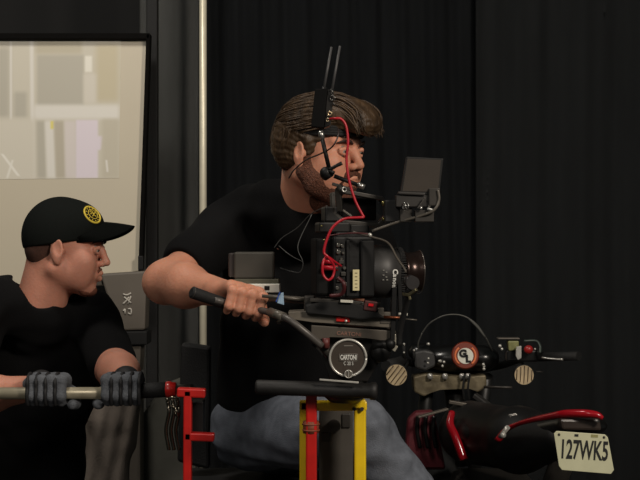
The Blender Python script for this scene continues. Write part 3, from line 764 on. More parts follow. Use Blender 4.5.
for sx in (-.38, .38):
    for sy in (-.22, .22):
        c = Vector((sx, 3.27 + sy, .11)); b = MB(); b.lathe(c + Vector((0, -.03, 0)), (0, 1, 0), [(0, .08), (.008, .105), (.052, .105), (.06, .08)]); b.cyl(c, c + Vector((0, 0, .13)), .03); b.build('wheel', M_RUB, dl)
# operator seat
st = empty('operator_seat', P(215, 500, 3.62), 'black padded seat with low backrest behind and beneath the camera operator', 'seat')
MB().pprism([(181, 343), (210, 347), (209, 470), (177, 462)], 3.60, .05, .008).build('backrest', M_RUB, st)
MB().box(P(250, 488, 3.58), (.34, .34, .05), bev=.015).build('seat_pad', M_RUB, st)
MB().cyl(P(235, 495, 3.58), Vector((P(235, 0, 3.58).x, 3.58, .47)), .028).build('post', M_BLKM, st)
MB().cyl(Vector((P(235, 0, 3.58).x, 3.58, .46)), Vector((P(235, 0, 3.58).x, 3.58, .48)), .09).build('base', M_BLKM, st)

# ------------------------------------------------------------------ tripod head
YT = 2.93
th = empty('fluid_head', P(345, 395, YT), 'grey fluid tripod head with round maker cap below the film camera', 'tripod head')
M_HEAD = mat('fluid_head_grey', (80, 74, 66), .45, .1, var=.12, scale=30)
b = MB(); b.pprism([(312, 326), (396, 332), (393, 347), (384, 352), (368, 382), (330, 382), (322, 352), (312, 346)], YT + .02, .07, .003); b.build('tilt_body', mat('head_dark', (34, 32, 30), .45, .3), th)
b = MB(); b.pprism([(311, 325), (396, 331), (394, 342), (380, 340), (366, 338), (330, 336), (318, 345), (311, 340)], YT - .004, .09, .002); b.build('top_plate', M_HEAD, th)
text('CARTONI', S(4.0, YT), P(349, 334, YT - .0055), mat('faint_print', (150, 110, 95), .6), th, 'plate_lettering', R=Matrix.Rotation(math.radians(4), 3, 'Y') @ Matrix.Rotation(PI / 2, 3, 'X'), xs=1.0)
cc = P(348, 358, YT - .02); ax = Vector((0, -1, 0))
cap_ = MB(); cap_.lathe(cc + Vector((0, .04, 0)), ax, [(0, .036), (.030, .036), (.0345, .034)], 48); co = cap_.build('side_cap', mat('cap_brown_grey', (70, 62, 55), .45, .3, var=.1), th)
MB().torus(cc + Vector((0, .004, 0)), ax, .0365, .0026, 48, 8).build('cap_rim', M_SIL, co)
Y2 = cc.y + .0042
text('CARTONI', S(4.7, YT), P(348.5, 357.5, Y2), M_TXT, co, 'cap_lettering', bold=.035, xs=.56)
b = MB(); 
for (x0_, y0_, x1_, y1_) in ((339.5, 354, 357.5, 354), (339.5, 361, 357.5, 361), (339.5, 354, 339.5, 361), (357.5, 354, 357.5, 361)): b.tube([P(x0_, y0_, Y2), P(x1_, y1_, Y2)], .00055, 6, 1)
b.build('lettering_box', mat('grey_print', (130, 125, 118), .6), co)
text('C 20 S', S(3.6, YT), P(348.5, 363.6, Y2), M_TXT, co, 'model_lettering', xs=.72)
b = MB(); b.pbox(344, 345.4, 353, 346.2, Y2 - .0005, .001, bev=0); b.build('fine_print', mat('grey_print', (130, 125, 118)), co)
b = MB(); b.cyl(P(348.5, 374, cc.y - .004), P(348.5, 374, cc.y + .01), .0085); b.build('cap_latch', M_GREY, co)
b = MB(); b.torus(P(348.5, 374, cc.y - .004), ax, .0075, .0010, 20, 6); b.bar([P(348.5, 371, cc.y - .005), P(348.5, 377, cc.y - .005)], .0012, .002); b.build('latch_ring', M_SIL, co)
b = MB(); b.bar([P(320, 379.5, YT - .03), P(358, 382.5, YT - .03)], .0035, .006); b.build('level_bar', M_SIL, th)
b = MB(); b.lathe(P(345, 380, YT + .05), (0, 0, -1), [(0, .045), (.012, .05), (.03, .048), (.045, .03)]); b.build('bowl', M_BLKM, th)
b = MB(); b.cyl(P(322, 345, YT - .01), P(330, 356, YT - .005), .009); b.ball(P(322, 344, YT - .012), .011); b.build('handle_clamp', M_GRYD, th)
b = MB(); b.cyl(P(326, 338, YT - .02), P(326, 348, YT - .02), .0075, seg=12); b.build('drag_knob', mat('dull_red', (90, 40, 36), .5), th)
b = MB(); b.ball(P(380, 352, YT), (.022, .02, .022)); b.cyl(P(372, 345, YT - .01), P(390, 345, YT - .01), .010); b.ball(P(390, 344, YT - .012), .012); b.build('brake_knob', M_BLK, th)
# pan handle
b = MB(); b.tube([P(214, 300, 2.97), P(246, 307, 3.0), P(272, 313, 2.95), P(288, 319, 2.90), P(304, 331, 2.89), P(322, 346, 2.90)], .0070, 12, 6); ph = b.build('pan_handle', mat('handle_tube_grey', (84, 80, 76), .4, .15), th)
gd = P(232, 306, 3.0) - P(191, 292, 2.95)
b = MB(); b.lathe(P(191, 292, 2.95), gd, [(0, .0085), (.002, .0115), (.006, .0125), (gd.length * .5, .0118), (gd.length, .0122)]); b.build('handle_grip', M_RUB, ph)
b = MB(); b.torus(P(192.5, 292.5, 2.951), gd, .0118, .0011, 24, 6); b.build('grip_ring', M_GRYD, ph)
b = MB(); b.cyl(P(270, 312, 2.95), P(284, 317, 2.91), .0092); b.ball(P(275, 314, 2.965), .006); b.ball(P(279, 322, 2.965), .0045); b.build('handle_joint', M_GREY, ph)

# ------------------------------------------------------------------ camera support plates and rods
rg = empty('camera_baseplate', P(345, 322, YT), 'long grey sliding base plate and rods between the camera and the tripod head', 'base plate')
b = MB(); b.pprism([(288, 312), (308, 311), (338, 315), (388, 318), (393, 323), (392, 328), (312, 322), (289, 319)], YT - .01, .09, .0015); b.build('sliding_plate', mat('plate_grey', (108, 101, 90), .45, .1, var=.1), rg)
b = MB(); b.pprism([(305, 305), (316, 303), (330, 300), (354, 302), (372, 308), (385, 318), (360, 320), (330, 315), (306, 314)], YT - .025, .07, .004); b.build('shoulder_pad', mat('pad_black', (15, 15, 15), .8, bump=.2), rg)
b = MB(); b.bar([P(311, 300, YT - .01), P(340, 300.5, YT - .01), P(361, 303, YT - .01), P(376, 309, YT - .01)], .007, .03); b.build('pad_edge', M_GRYD, rg)
b = MB(); b.pbox(340.5, 300.0, 353, 302.6, YT - .031, .004, ang=.05, bev=0); b.build('pad_label', M_WHT, rg)
b = MB(); b.pbox(336, 316.5, 350, 322, YT - .016, .02, ang=.07); b.build('release_catch', M_RED, rg)
b = MB(); b.ball(P(346, 321, YT - .02), .003); b.build('catch_pin', M_SIL, rg)
b = MB(); b.pbox(364, 301, 377, 311, YT - .028, .03, ang=.15); b.build('side_block', mat('maroon_grey', (84, 48, 46), .45, .3), rg)
b = MB(); b.pbox(368.5, 303.6, 373.5, 306.2, YT - .032, .004, ang=.15, bev=0); b.build('record_lamp', mat('red_lamp', (220, 30, 40), .3), rg)
b = MB(); b.pbox(378, 308, 384, 318, YT - .02, .03); b.pbox(380, 312, 392, 324, YT - .012, .04); b.build('front_clamp', M_GREY, rg)
b = MB(); b.cyl(P(384, 317, YT - .02), P(404, 318, YT - .02), .003); b.build('front_stud', mat('copper_stud', (120, 70, 48), .4, .8), rg)
b = MB(); b.cyl(P(262, 296, YT + .03), P(312, 300, YT + .03), .0035); b.cyl(P(258, 297, YT + .11), P(380, 306, YT + .11), .0075); b.build_each('support_rod', M_GREY, rg)
b = MB(); b.pbox(304, 296, 315, 312, YT + .005, .05, bev=.003); b.build('rod_clamp', M_GRYD, rg)
b = MB(); b.ball(P(308, 307, YT - .0), .0032); b.cyl(P(328, 291, YT + .0), P(339, 291, YT), .006); b.build_each('clamp_screw', M_SIL, rg)
b = MB(); b.bar([P(394, 288, YT), P(392, 344, YT)], .010, .03); b.bar([P(399, 276, YT), P(401, 330, YT)], .008, .02); b.bar([P(384, 345, YT), P(402, 330, YT)], .006, .02); b.build('front_bracket', M_BLK, rg)
b = MB(); b.pprism([(391, 335), (396, 334), (396, 342), (398, 347), (395, 352), (392, 350), (393, 344), (391, 341)], YT - .014, .008, .001); b.build('locking_lever', mat('satin_silver', (175, 170, 155), .4, .6), rg)
b = MB(); b.cyl(P(398.5, 314, YT - .01), P(407.5, 314.5, YT - .01), .0028); b.build('silver_pin', M_WHT, rg)
b = MB(); b.cyl(P(393, 300, YT - .01), P(394, 313, YT - .01), .0045); b.cyl(P(405, 319, YT), P(417, 320, YT), .0014); b.cyl(P(384, 348, YT), P(394, 348, YT), .004); b.build_each('bracket_stud', M_GREY, rg)

# receiver box and white plate behind the operator's hand
bx = empty('battery_box', P(252, 285, 3.12), 'dark grey rectangular battery box above the hand on the pan handle', 'battery')
b = MB(); b.pbox(234, 252, 274, 279, 3.08, .06, ang=0.0, bev=.004); b.build('box_body', mat('battery_grey', (70, 67, 60), .5, var=.08, scale=20), bx)
b = MB(); b.pbox(228.5, 253, 235, 277, 3.09, .05, bev=.003); b.build('end_cap', mat('battery_end', (76, 70, 68), .35, .4), bx)
b = MB(); b.pbox(234, 279, 279, 284, 3.07, .07, bev=.002); b.build('mount_plate', mat('battery_mount', (84, 82, 68), .5, .3), bx)
b = MB(); b.pbox(226, 284, 279.5, 292.5, 3.05, .08, bev=.0015); po = b.build('interface_panel', mat('panel_white', (236, 234, 222), .5, var=.03), bx)
b = MB(); b.pbox(264.5, 286, 269.5, 290, 3.048, .006, bev=0); b.cyl(P(254, 288, 3.045), P(254, 288, 3.055), .0042); b.build_each('socket', M_BLK, po)
b = MB(); b.pprism([(281, 293), (283.5, 292.5), (284, 305), (277, 303), (278, 299)], 2.93, .012, .001); b.build('pale_blue_tag', mat('pale_blue', (165, 195, 220), .5), bx)
b = MB(); b.tube([P(280, 292, 2.925), P(278, 297, 2.925), P(276, 302, 2.925)], .0012, 6); b.build('blue_edge', mat('blue_print', (40, 80, 170), .5), bx)
b = MB(); b.cyl(P(240, 288, 3.11), P(240, 303, 3.03), .010); b.bar([P(250, 293, 3.10), P(300, 300, 3.02)], .008, .02); b.build('support_arm', M_BLK, bx)

# ------------------------------------------------------------------ cinema camera
YK = 2.90
cm = empty('film_camera', P(350, 298, YK + .05), 'black film camera body with large lens pointing right, mounted on the tripod head', 'camera')
yw = math.radians(10)                    # camera axis swings towards the viewer
fx = Vector((math.cos(yw), math.sin(yw), 0))
def K(px, py, side=0.0, Y0=YK, x0=350):  # a point on the camera's own side plane
    dx = S(px - x0, Y0) / max(.2, (math.cos(yw))); p = P(x0, py, Y0) + fx * dx
    p.z = CAM_Z - (py - 240) * p.y / FPX; n = Vector((-math.sin(yw), math.cos(yw), 0)); return p + n * side
RK = Matrix.Rotation(yw, 3, 'Z')
def kbox(b, x0, y0, x1, y1, depth, side=0.0, bev=.002, ang=0):
    a_ = K((x0 + x1) / 2, (y0 + y1) / 2, side + depth / 2); b.box(a_, (S(abs(x1 - x0), YK) / math.cos(yw), depth, S(abs(y1 - y0), YK)), RK @ Matrix.Rotation(ang, 3, 'Y'), bev); return b
b = MB(); kbox(b, 333, 236, 374, 299, .10, 0, .006); kbox(b, 337, 232, 372, 240, .08, .01, .004); body = b.build('camera_body', M_BLK, cm)
b = MB(); kbox(b, 346, 240, 349, 296, .008, -.005, .001); kbox(b, 360, 240, 374, 297, .012, -.008, .004); b.build('grip_panel', mat('panel_charcoal', (18, 18, 18), .6, spec=.25), body)
b = MB(); kbox(b, 352, 269.5, 358.5, 290.5, .003, -.009, .0004); lb = b.build('cream_sticker', M_CREAM, body)
b = MB()
for i in range(5): kbox(b, 354, 272.5 + i * 3.6, 356.5, 273.4 + i * 3.6, .0008, -.0096, 0)
b.build('sticker_print', mat('sticker_brown', (120, 110, 80), .7), lb)
b = MB()
for (x, y, r_) in ((338, 245, .0045), (342, 246, .0035), (338, 252, .0048), (343, 253, .003), (341, 259, .003), (344, 268, .0038), (336, 268, .0035), (337, 288, .004)):
    c = K(x, y, -.004); b.lathe(c + Vector((0, .008, 0)), (0, -1, 0), [(0, r_), (.008, r_), (.010, r_ * .7)], 16)
b.build_each('side_connector', mat('connector_silver', (150, 146, 138), .3, .9), body)
b = MB()
for (x, y) in ((341, 262), (343, 274), (339, 280), (345, 284)): kbox(b, x - 2.5, y - 2, x + 2.5, y + 2, .006, -.005, .001)
b.build_each('side_button', M_GRYD, body)
# red and blue plugs at the back
b = MB(); b.cyl(K(324, 268, .01), K(338, 268, .0), .0052); b.cyl(K(326, 262, .01), K(334, 262, .0), .0045); b.build_each('red_plug', M_REDC, cm)
b = MB(); b.ball(P(318.5, 258, 2.99), (.008, .008, .007)); b.build('blue_plug', mat('blue_plastic', (60, 90, 160), .4), cm)
b = MB(); kbox(b, 318, 238, 335, 296, .07, .02, .005); b.build('rear_battery', mat('battery_black', (8, 8, 8), .7, spec=.2), cm)
# lens
LC = K(371, 272, .045)
ld = Vector((math.cos(math.radians(12)), math.sin(math.radians(12)), -.01)).normalized()
b = MB(); b.lathe(LC - ld * .01, ld, [(0, .040), (.010, .048), (.018, .0535), (.040, .0545), (.058, .0535), (.060, .050), (.070, .048), (.073, .044), (.078, .044)], 56)
ln_ = b.build('lens_barrel', mat('lens_black', (46, 45, 44), .5, .05, var=.1), cm)
b = MB()
for i in range(60):
    t = i * 2 * PI / 60; q = ld.to_track_quat('Z', 'Y'); c = LC + ld * .067 + q @ Vector((math.cos(t) * .049, math.sin(t) * .049, 0)); b.box(c, (.0022, .0022, .010), q.to_matrix())
b.build('focus_gear', M_RUB, ln_)
b = MB(); b.lathe(LC + ld * .074, ld, [(0, .040), (.004, .043), (.008, .0400), (.022, .0395), (.030, .0415), (.036, .0440), (.038, .0445), (.0382, .042), (.026, .035), (.024, .030)], 56); fr = b.build('front_barrel', mat('bronze_black', (52, 40, 36), .25, .7, var=.15), ln_)
MB().torus(LC + ld * .1115, ld, .0435, .0013, 48, 6).build('front_rim', mat('rim_grey', (110, 104, 98), .3, .8), ln_)
b = MB(); b.lathe(LC + ld * .097, ld, [(0, .033), (.004, .030), (.007, .022), (.0085, .008)], 40); b.build('front_glass', mat('coated_glass', (30, 14, 20), .06, 0, spec=1.0, coat=1), ln_)
# lettering round the barrel, reading upwards
lt = P(397, 281, 0)
def on_barrel(t, ang, rad=.0556):
    q = ld; side = Vector((0, 0, 1)).cross(ld).normalized(); up = ld.cross(side).normalized()
    n = (-side if side.y > 0 else side); n = (n * math.cos(ang) + Vector((0, 0, 1)) * math.sin(ang)).normalized(); return LC + ld * t + n * rad, n
for i, ch in enumerate('Canon'):
    ang = math.radians(1 - i * 8.0); c, n = on_barrel(.046, ang, .0550)
    tdir = ld.cross(n).normalized(); tdir = tdir if tdir.z < 0 else -tdir      # reading direction: down
    yd = n.cross(tdir).normalized()
    R = Matrix((tdir, yd, n)).transposed()
    text(ch, .0105 if i == 0 else .0090, c, M_TXT, ln_, 'lens_lettering', R=R, bold=.03)
for k_, (tt, aa) in enumerate(((.022, 4), (.022, -6), (.028, 0), (.028, -10), (.030, -16), (.022, -16))):
    c, n = on_barrel(tt, math.radians(aa)); 
    b = MB(); b.box(c, (.0035, .001, .0022), RK); b.build('scale_print', mat('scale_grey', (120, 118, 112), .6), ln_)
b = MB(); b.cyl(P(409, 281, 2.83), P(413, 283, 2.80), .013); mo = b.build('focus_motor', mat('motor_grey', (62, 60, 60), .4, .5), cm)
b = MB(); b.bar([P(404, 294, 2.82), P(409, 295, 2.81), P(416, 290, 2.80)], .006, .008); b.bar([P(409, 295, 2.81), P(410, 299, 2.81)], .005, .006); b.build('motor_bracket', mat('brass_grey', (140, 132, 104), .35, .9), mo)
b = MB(); b.tube([P(410, 288, 2.81), P(405, 310, 2.84), P(400, 330, 2.86), P(399, 345, 2.87)], .006, 10); b.build('motor_cable', M_RUB, mo)
b = MB(); b.tube([P(353, 232, 2.88), P(372, 237, 2.87), P(388, 243, 2.85), P(397, 258, 2.83), P(404, 268, 2.81), P(406, 272, 2.80)], .0022, 8); b.build('lens_cable', mat('cable_grey', (78, 72, 64), .5), cm)
# cage top + handle
b = MB()
HY = YK - .01
outer = [(335, 194), (346, 191), (384, 198), (389, 205), (389, 217), (381, 225), (347, 222), (336, 212)]
op_ = [K(x, y, .03) for x, y in outer]
b.bar(op_ + [op_[0]], .0085, .020); b.build('top_handle', mat('handle_grey', (64, 61, 57), .4, .4), cm)
b = MB(); kbox(b, 327, 206, 343, 222, .05, .02, .004); kbox(b, 321, 222, 352, 233, .06, .015, .004); kbox(b, 352, 224, 372, 233, .05, .02, .003); b.build('handle_mount', mat('mount_dark', (27, 26, 25), .42, .3), cm)
b = MB(); c = K(386, 203, .02); b.ball(c, .005); b.ball(K(386, 219, .02), .004); b.ball(K(321.5, 226, .0), .0022); b.ball(K(324, 240, .0), .0022); b.build_each('handle_screw', mat('brass_screw', (150, 140, 90), .35, .9), cm)
b = MB(); b.bar([K(342, 209, .01), K(352, 216, .01)], .004, .006); b.build('handle_release', M_GREY, cm)
b = MB(); kbox(b, 347, 197, 382, 220, .02, .05, .003); b.build('audio_module', mat('module_dark', (13, 10, 10), .8, spec=.15), cm)
# monitor
mn = empty('camera_monitor', P(423, 205, 2.86), 'small flat monitor with brownish dark face on an arm above the lens', 'monitor')
YM = 2.84
b = MB(); b.pprism([(406.5, 156.5), (443.5, 158.5), (440, 190), (437, 196), (400, 194)], YM, .014, .002); sc_ = b.build('screen_housing', M_BLKM, mn)
b = MB(); b.pprism([(407.5, 158.5), (441, 160), (438, 192), (402.5, 191)], YM - .0008, .001); b.build('screen_face', mat('dim_screen', (58, 52, 46), .35, var=.12, scale=12, spec=.5), sc_)
b = MB(); b.pbox(398, 192, 425, 195, YM - .006, .02, ang=.05); b.pbox(396, 195, 432, 207, YM, .03); b.build('sunhood_hinge', mat('hinge_grey', (60, 58, 56), .4, .4), mn)
b = MB(); b.tube([P(438, 190, YM - .01), P(439, 200, YM - .01), P(434, 210, YM - .01), P(420, 216, YM), P(395, 223, YM + .02), P(372, 231, YM + .03)], .0028, 8); b.build('mount_arm', M_GREY, mn)
b = MB(); b.pbox(429, 188, 440, 206, YM - .008, .02); b.pbox(415, 210, 434, 222, YM, .03); b.pbox(400, 208, 412, 222, YM + .01, .03); b.bar([P(425, 198, YM - .01), P(418, 208, YM - .01)], .003, .005); b.build('bracket', M_GRYD, mn)
b = MB(); b.pbox(427, 208, 433, 211, YM - .008, .01, ang=.3); b.ball(P(421, 208, YM - .008), .0035); b.torus(P(404, 206, YM - .004), (1, .4, 0), .006, .0012, 16, 6); b.torus(P(407, 206, YM - .004), (1, .4, 0), .006, .0012, 16, 6); b.build_each('clamp_screw', mat('screw_silver', (190, 190, 186), .3, .9), mn)
b = MB(); b.ball(P(370, 235, YM + .03), .0042); b.build('pivot_screw', M_SIL, mn)
b = MB(); b.pbox(385, 200, 400, 222, YM + .03, .03); b.build('arm_block', mat('block_black', (22, 22, 22), .5), mn)
# articulated arm
aa_ = empty('articulated_arm', P(328, 172, 2.86), 'thin black articulated arm with wing knob holding the wireless transmitter', 'arm')
YA = 2.84
b = MB(); b.cyl(P(322, 138, YA), P(329, 168, YA), .0042, seg=14); b.build('upper_rod', M_BLK, aa_)
b = MB(); b.cyl(P(320.5, 131, YA), P(322.5, 139, YA), .0052, seg=14); b.build('rod_tip', mat('tip_silver', (176, 174, 168), .3, .9), aa_)
b = MB(); b.cyl(P(334, 176, YA), P(358, 185, YA), .0042, seg=14); b.build('lower_rod', M_BLK, aa_)
b = MB(); b.cyl(P(358, 184.5, YA), P(364.5, 187.5, YA), .0058, seg=14); b.build('rod_tip', mat('tip_silver', (176, 174, 168)), aa_)
b = MB(); b.ball(P(326, 173, YA), .0125); b.cyl(P(330, 172, YA - .006), P(324, 176, YA + .006), .010); b.tube([P(329, 170, YA - .008), P(336, 166, YA - .012), P(342, 163, YA - .012)], [.004, .0035, .0042], 8, 4); b.tube([P(329, 171, YA - .008), P(334, 173, YA - .012)], [.004, .004], 8, 4); b.build('wing_knob', M_BLK, aa_)
b = MB(); b.cyl(P(338, 186, YA), P(345, 193, YA), .008); b.bar([P(338, 190, YA), P(340, 210, YA + .01)], .007, .012); b.bar([P(333, 184, YA), P(352, 190, YA)], .006, .012); b.build('base_clamp', M_GRYD, aa_)
b = MB(); b.torus(P(344.5, 189.5, YA - .010), (0, 1, 0), .0042, .0018, 20, 6); b.build('clamp_ring', M_SIL, aa_)
# wireless transmitter with antennas
tx = empty('wireless_transmitter', P(320, 128, 2.85), 'black wireless video transmitter with two thin antennas in front of the operator head', 'transmitter')
b = MB(); b.pprism([(315, 89), (327.5, 88), (324, 128), (311, 126.5)], 2.84, .035, .002); tb_ = b.build('transmitter_body', mat('transmitter_black', (7, 7, 7), .8, spec=.15), tx)
b = MB(); b.pprism([(327.5, 89), (334, 92), (330.5, 125), (324, 128)], 2.845, .03, .001); b.build('connector_panel', mat('panel_metal', (34, 32, 30), .4, .5), tx)
for (xa, ya, xb, yb) in ((324, 88, 331.5, 47), (332, 90, 340, 46)):
    b = MB(); b.cyl(P(xa, ya, 2.85), P(xb, yb, 2.86), .0027, .0023, 12); an = b.build('antenna', mat('antenna_grey', (66, 66, 66), .5), tx)
    b = MB(); b.cyl(P(xa - .6, ya + 5, 2.85), P(xa + .2, ya - 1, 2.85), .0040, seg=14); b.build('antenna_base', M_BLKM, an)
b = MB()
for (x, y, r_) in ((329.8, 113.5, .0048), (328, 120, .0042)):
    b.torus(P(x, y, 2.838), (.3, 1, .1), r_ * .8, r_ * .32, 18, 6)
b.build_each('video_socket', mat('brass_socket', (205, 185, 150), .3, .9), tx)
b = MB(); b.torus(P(332.5, 98, 2.84), (.3, 1, .1), .0048, .0014, 18, 6); b.torus(P(331.5, 92, 2.84), (1, .3, .5), .005, .0014, 18, 6); b.torus(P(333.5, 104, 2.84), (1, .3, .5), .0028, .0009, 18, 6); b.build_each('strap_ring', mat('ring_grey', (110, 108, 104), .3, .9), tx)
# cables
YL = 2.82
b = MB(); b.tube([P(330, 119, YL + .015), P(335, 118.5, YL), P(341, 119, YL), P(346, 126, YL), P(348, 142, YL), P(346.5, 160, YL), P(349, 180, YL), P(355, 200, YL), P(362, 214, YL), P(363.5, 217, YL), P(359, 217.5, YL - .002), P(344, 219, YL), P(333, 227, YL), P(327, 239, YL), P(324, 252, YL), P(328, 257, YL), P(334, 266, YL + .01), P(333, 276, YL + .01), P(328, 280, YL), P(323, 274, YL), P(323, 263, YL), P(327, 257, YL + .012), P(335, 262, YL + .03), P(341, 266, YL + .06)], .0026, 10, 8)
o = b.build('video_cable', M_REDC); tag(o, 'bright red cable hanging from the transmitter and looping behind the camera', 'cable')
b = MB(); b.tube([P(338, 128, YL + .01), P(338, 136, YL), P(332, 147, YL), P(320, 154, YL + .05), P(306, 160, YL + .15), P(294, 170, YL + .26), P(289, 178, YL + .36)], .0016, 8)
o = b.build('audio_cable', mat('black_cable', (34, 20, 18), .5)); tag(o, "thin black cable running from the transmitter past the operator's cheek", 'cable')
b = MB(); b.tube([P(327, 236, 2.86), P(340, 234, 2.86), P(356, 233, 2.86), P(368, 234, 2.86)], .0016, 8); b.build('power_cable', mat('dark_red_cable', (70, 24, 26), .5), cm); b = MB(); b.tube([P(338, 278, 2.86), P(344, 284, 2.85), P(342, 294, 2.86), P(330, 296, 2.87)], .004, 8)
b.build('signal_cable', mat('dark_red_cable', (70, 24, 26), .5), cm)

# ------------------------------------------------------------------ motorcycle
mc_ = empty('motorcycle', (P(520, 0, 3.9).x, 3.9, 0), 'red and black motorcycle seen from behind, parked in front of the charcoal curtain', 'motorcycle')
YQ = 4.15
M_MB = mat('bike_black', (16, 16, 16), .3, var=.15, coat=.3)
M_BRZ = mat('bronze_metal', (118, 108, 86), .4, .3, var=.35, scale=30, bump=.3)
M_CHR = mat('chrome', (190, 188, 182), .22, .5, var=.05)
M_BRED = mat('bike_red', (158, 14, 28), .22, var=.08, coat=.6)
# instrument pod + tank with badge
pod = Blob(); pod.ell(P(452, 358, YQ + .05), (.085, .055, .040), k=.02, world=True); pod.ell(P(482, 358, YQ + .05), (.05, .05, .038), k=.02, world=True); pod.ell(P(420, 352, YQ + .06), (.035, .03, .026), k=.02, world=True)
blob_mesh('instrument_pod', [pod.verts(.004)], M_MB, mc_)
tk = Blob(); tk.ell(P(472, 428, YQ - .22), (.065, .16, .05), k=.03, world=True); tk.ell(P(470, 430, YQ - .12), (.07, .12, .05), k=.03, world=True)
tko = blob_mesh('fuel_tank', [tk.verts(.005)], mat('tank_black', (13, 12, 12), .5, coat=.1), mc_)
bc = P(465.5, 356, YQ - .012); ax = Vector((0, -1, .1))
b = MB(); b.lathe(bc - ax * -.0 + Vector((0, .02, 0)), ax, [(0, .040), (.014, .039), (.018, .036)], 40); bo = b.build('badge', mat('badge_orange', (122, 44, 20), .4, var=.1), mc_)
b = MB(); b.lathe(bc + Vector((0, .0018, 0)), ax, [(0, .023), (.0022, .0225)], 36); b.build('badge_disc', mat('badge_white', (222, 222, 208), .5, var=.02), bo)
b = MB(); 
for a0 in (-.9, PI - .9): b.torus(bc + Vector((0, .0016, 0)), (0, -1, .1), .0290, .0034, 14, 6, arc=(a0, a0 + 1.8))
b.build_each('badge_arc', mat('badge_arc', (226, 122, 74), .5), bo)
YQb = bc.y - .0022
text('G', .0205, P(463, 353.8, YQb), mat('badge_black', (12, 12, 12), .5), bo, 'badge_lettering', bold=.06)
text('L', .019, P(468.0, 359.2, YQb), mat('badge_black', (12, 12, 12), .5), bo, 'badge_lettering', bold=.08)
# handlebar assembly
hbm = MB(); hbm.tube([P(556, 357, YQ - .12), P(525, 358, YQ - .02), P(498, 366, YQ + .08), P(455, 372, YQ + .10), P(425, 366, YQ + .08), P(405, 362, YQ), P(388, 364, YQ - .08)], .011, 12); hbo = hbm.build('handlebar', M_MB, mc_)
b = MB(); b.cyl(P(540, 357, YQ - .10), P(579, 356, YQ - .20), .0125); b.build('right_grip', M_RUB, hbo)
b = MB(); b.cyl(P(402, 362, YQ - .01), P(386, 366, YQ - .09), .0165); b.build('left_grip', M_RUB, hbo)
b = MB(); b.pprism([(413, 377), (425, 374), (445, 376), (470, 377), (486, 375), (487, 386), (478, 393), (470, 387), (440, 388), (424, 397), (414, 392)], YQ - .02, .08, .005); tc = b.build('triple_clamp', M_BRZ, mc_)
b = MB()
for x in (430, 445, 462, 468): b.lathe(P(x, 379, YQ - .03), (0, 0, 1), [(0, .008), (.012, .008), (.016, .005)], 16)
b.build_each('clamp_bolt', M_CHR, tc)
b = MB(); 
for x in (465, 470): b.tube([P(x, 374, YQ - .05), P(x - 2, 388, YQ - .05), P(x - 1, 400, YQ - .04)], .003, 8)
b.build_each('control_cable', M_RUB, tc)
b = MB(); b.pprism([(414, 352), (424, 350), (434, 352), (436, 366), (426, 371), (415, 368)], YQ - .01, .05, .006); b.build('switch_housing', mat('switch_grey', (58, 58, 58), .5), hbo)
b = MB()
for x, y, r_ in ((428.5, 358.5, .0035), (428, 363, .0035), (404, 344, .0035), (414, 350.5, .0032), (404, 352.5, .003), (428.5, 344, .0045), (439.5, 361, .0042), (444, 362, .004), (442.5, 366, .004), (483.5, 364.5, .0045), (484, 369, .0045)):
    b.ball(P(x, y, YQ - .03), r_, seg=10)
for x, y in ((428, 344), (440.5, 361), (484, 366)): b.cyl(P(x, y, YQ - .03), P(x, y, YQ + .03), .0038)
b.build_each('cable_fitting', M_SIL, hbo)
b = MB(); b.cyl(P(404, 344, YQ - .025), P(404, 360, YQ - .02), .005); b.cyl(P(414, 350, YQ - .025), P(414, 362, YQ - .02), .004); b.build_each('cable_stem', M_RUB, hbo)
# right hand controls
b = MB(); b.pprism([(508, 341), (519, 341), (519, 350), (509, 351)], YQ - .10, .04, .003); b.build('brake_reservoir', mat('olive_reservoir', (128, 128, 84), .35, var=.15, scale=60), hbo)
b = MB(); b.pbox(498, 338, 520, 339.5, YQ - .10, .04); b.build('reservoir_lid', M_GREY, hbo)
b = MB(); b.pprism([(516.5, 347), (521.5, 346), (521.5, 358), (518, 360), (516, 356)], YQ - .125, .015, .001); b.ball(P(500, 346, YQ - .12), .005, seg=10); b.ball(P(502, 349, YQ - .12), .004, seg=10); b.ball(P(535, 349, YQ - .12), .003, seg=8); b.build('reservoir_clamp', M_SIL, hbo)
b = MB(); b.ball(P(528.5, 349.5, YQ - .12), (.013, .01, .012)); b.build('kill_switch', mat('red_switch', (150, 30, 28), .35), hbo)
b = MB(); b.tube([P(524, 341, YQ - .1), P(536, 341, YQ - .1), P(540, 346, YQ - .11), P(540, 353, YQ - .12)], .0036, 8); b.build('brake_hose', mat('hose_grey', (56, 66, 60), .4), hbo)
b = MB(); b.pbox(506, 350, 540, 362, YQ - .09, .035, bev=.006); b.build('throttle_housing', M_MB, hbo)
b = MB(); b.tube([P(542, 357.5, YQ - .15), P(553, 359, YQ - .165), P(563, 359.5, YQ - .175)], [.0034, .004, .0048], 10, 4, flat=.7); b.build('brake_lever', M_CHR, hbo)
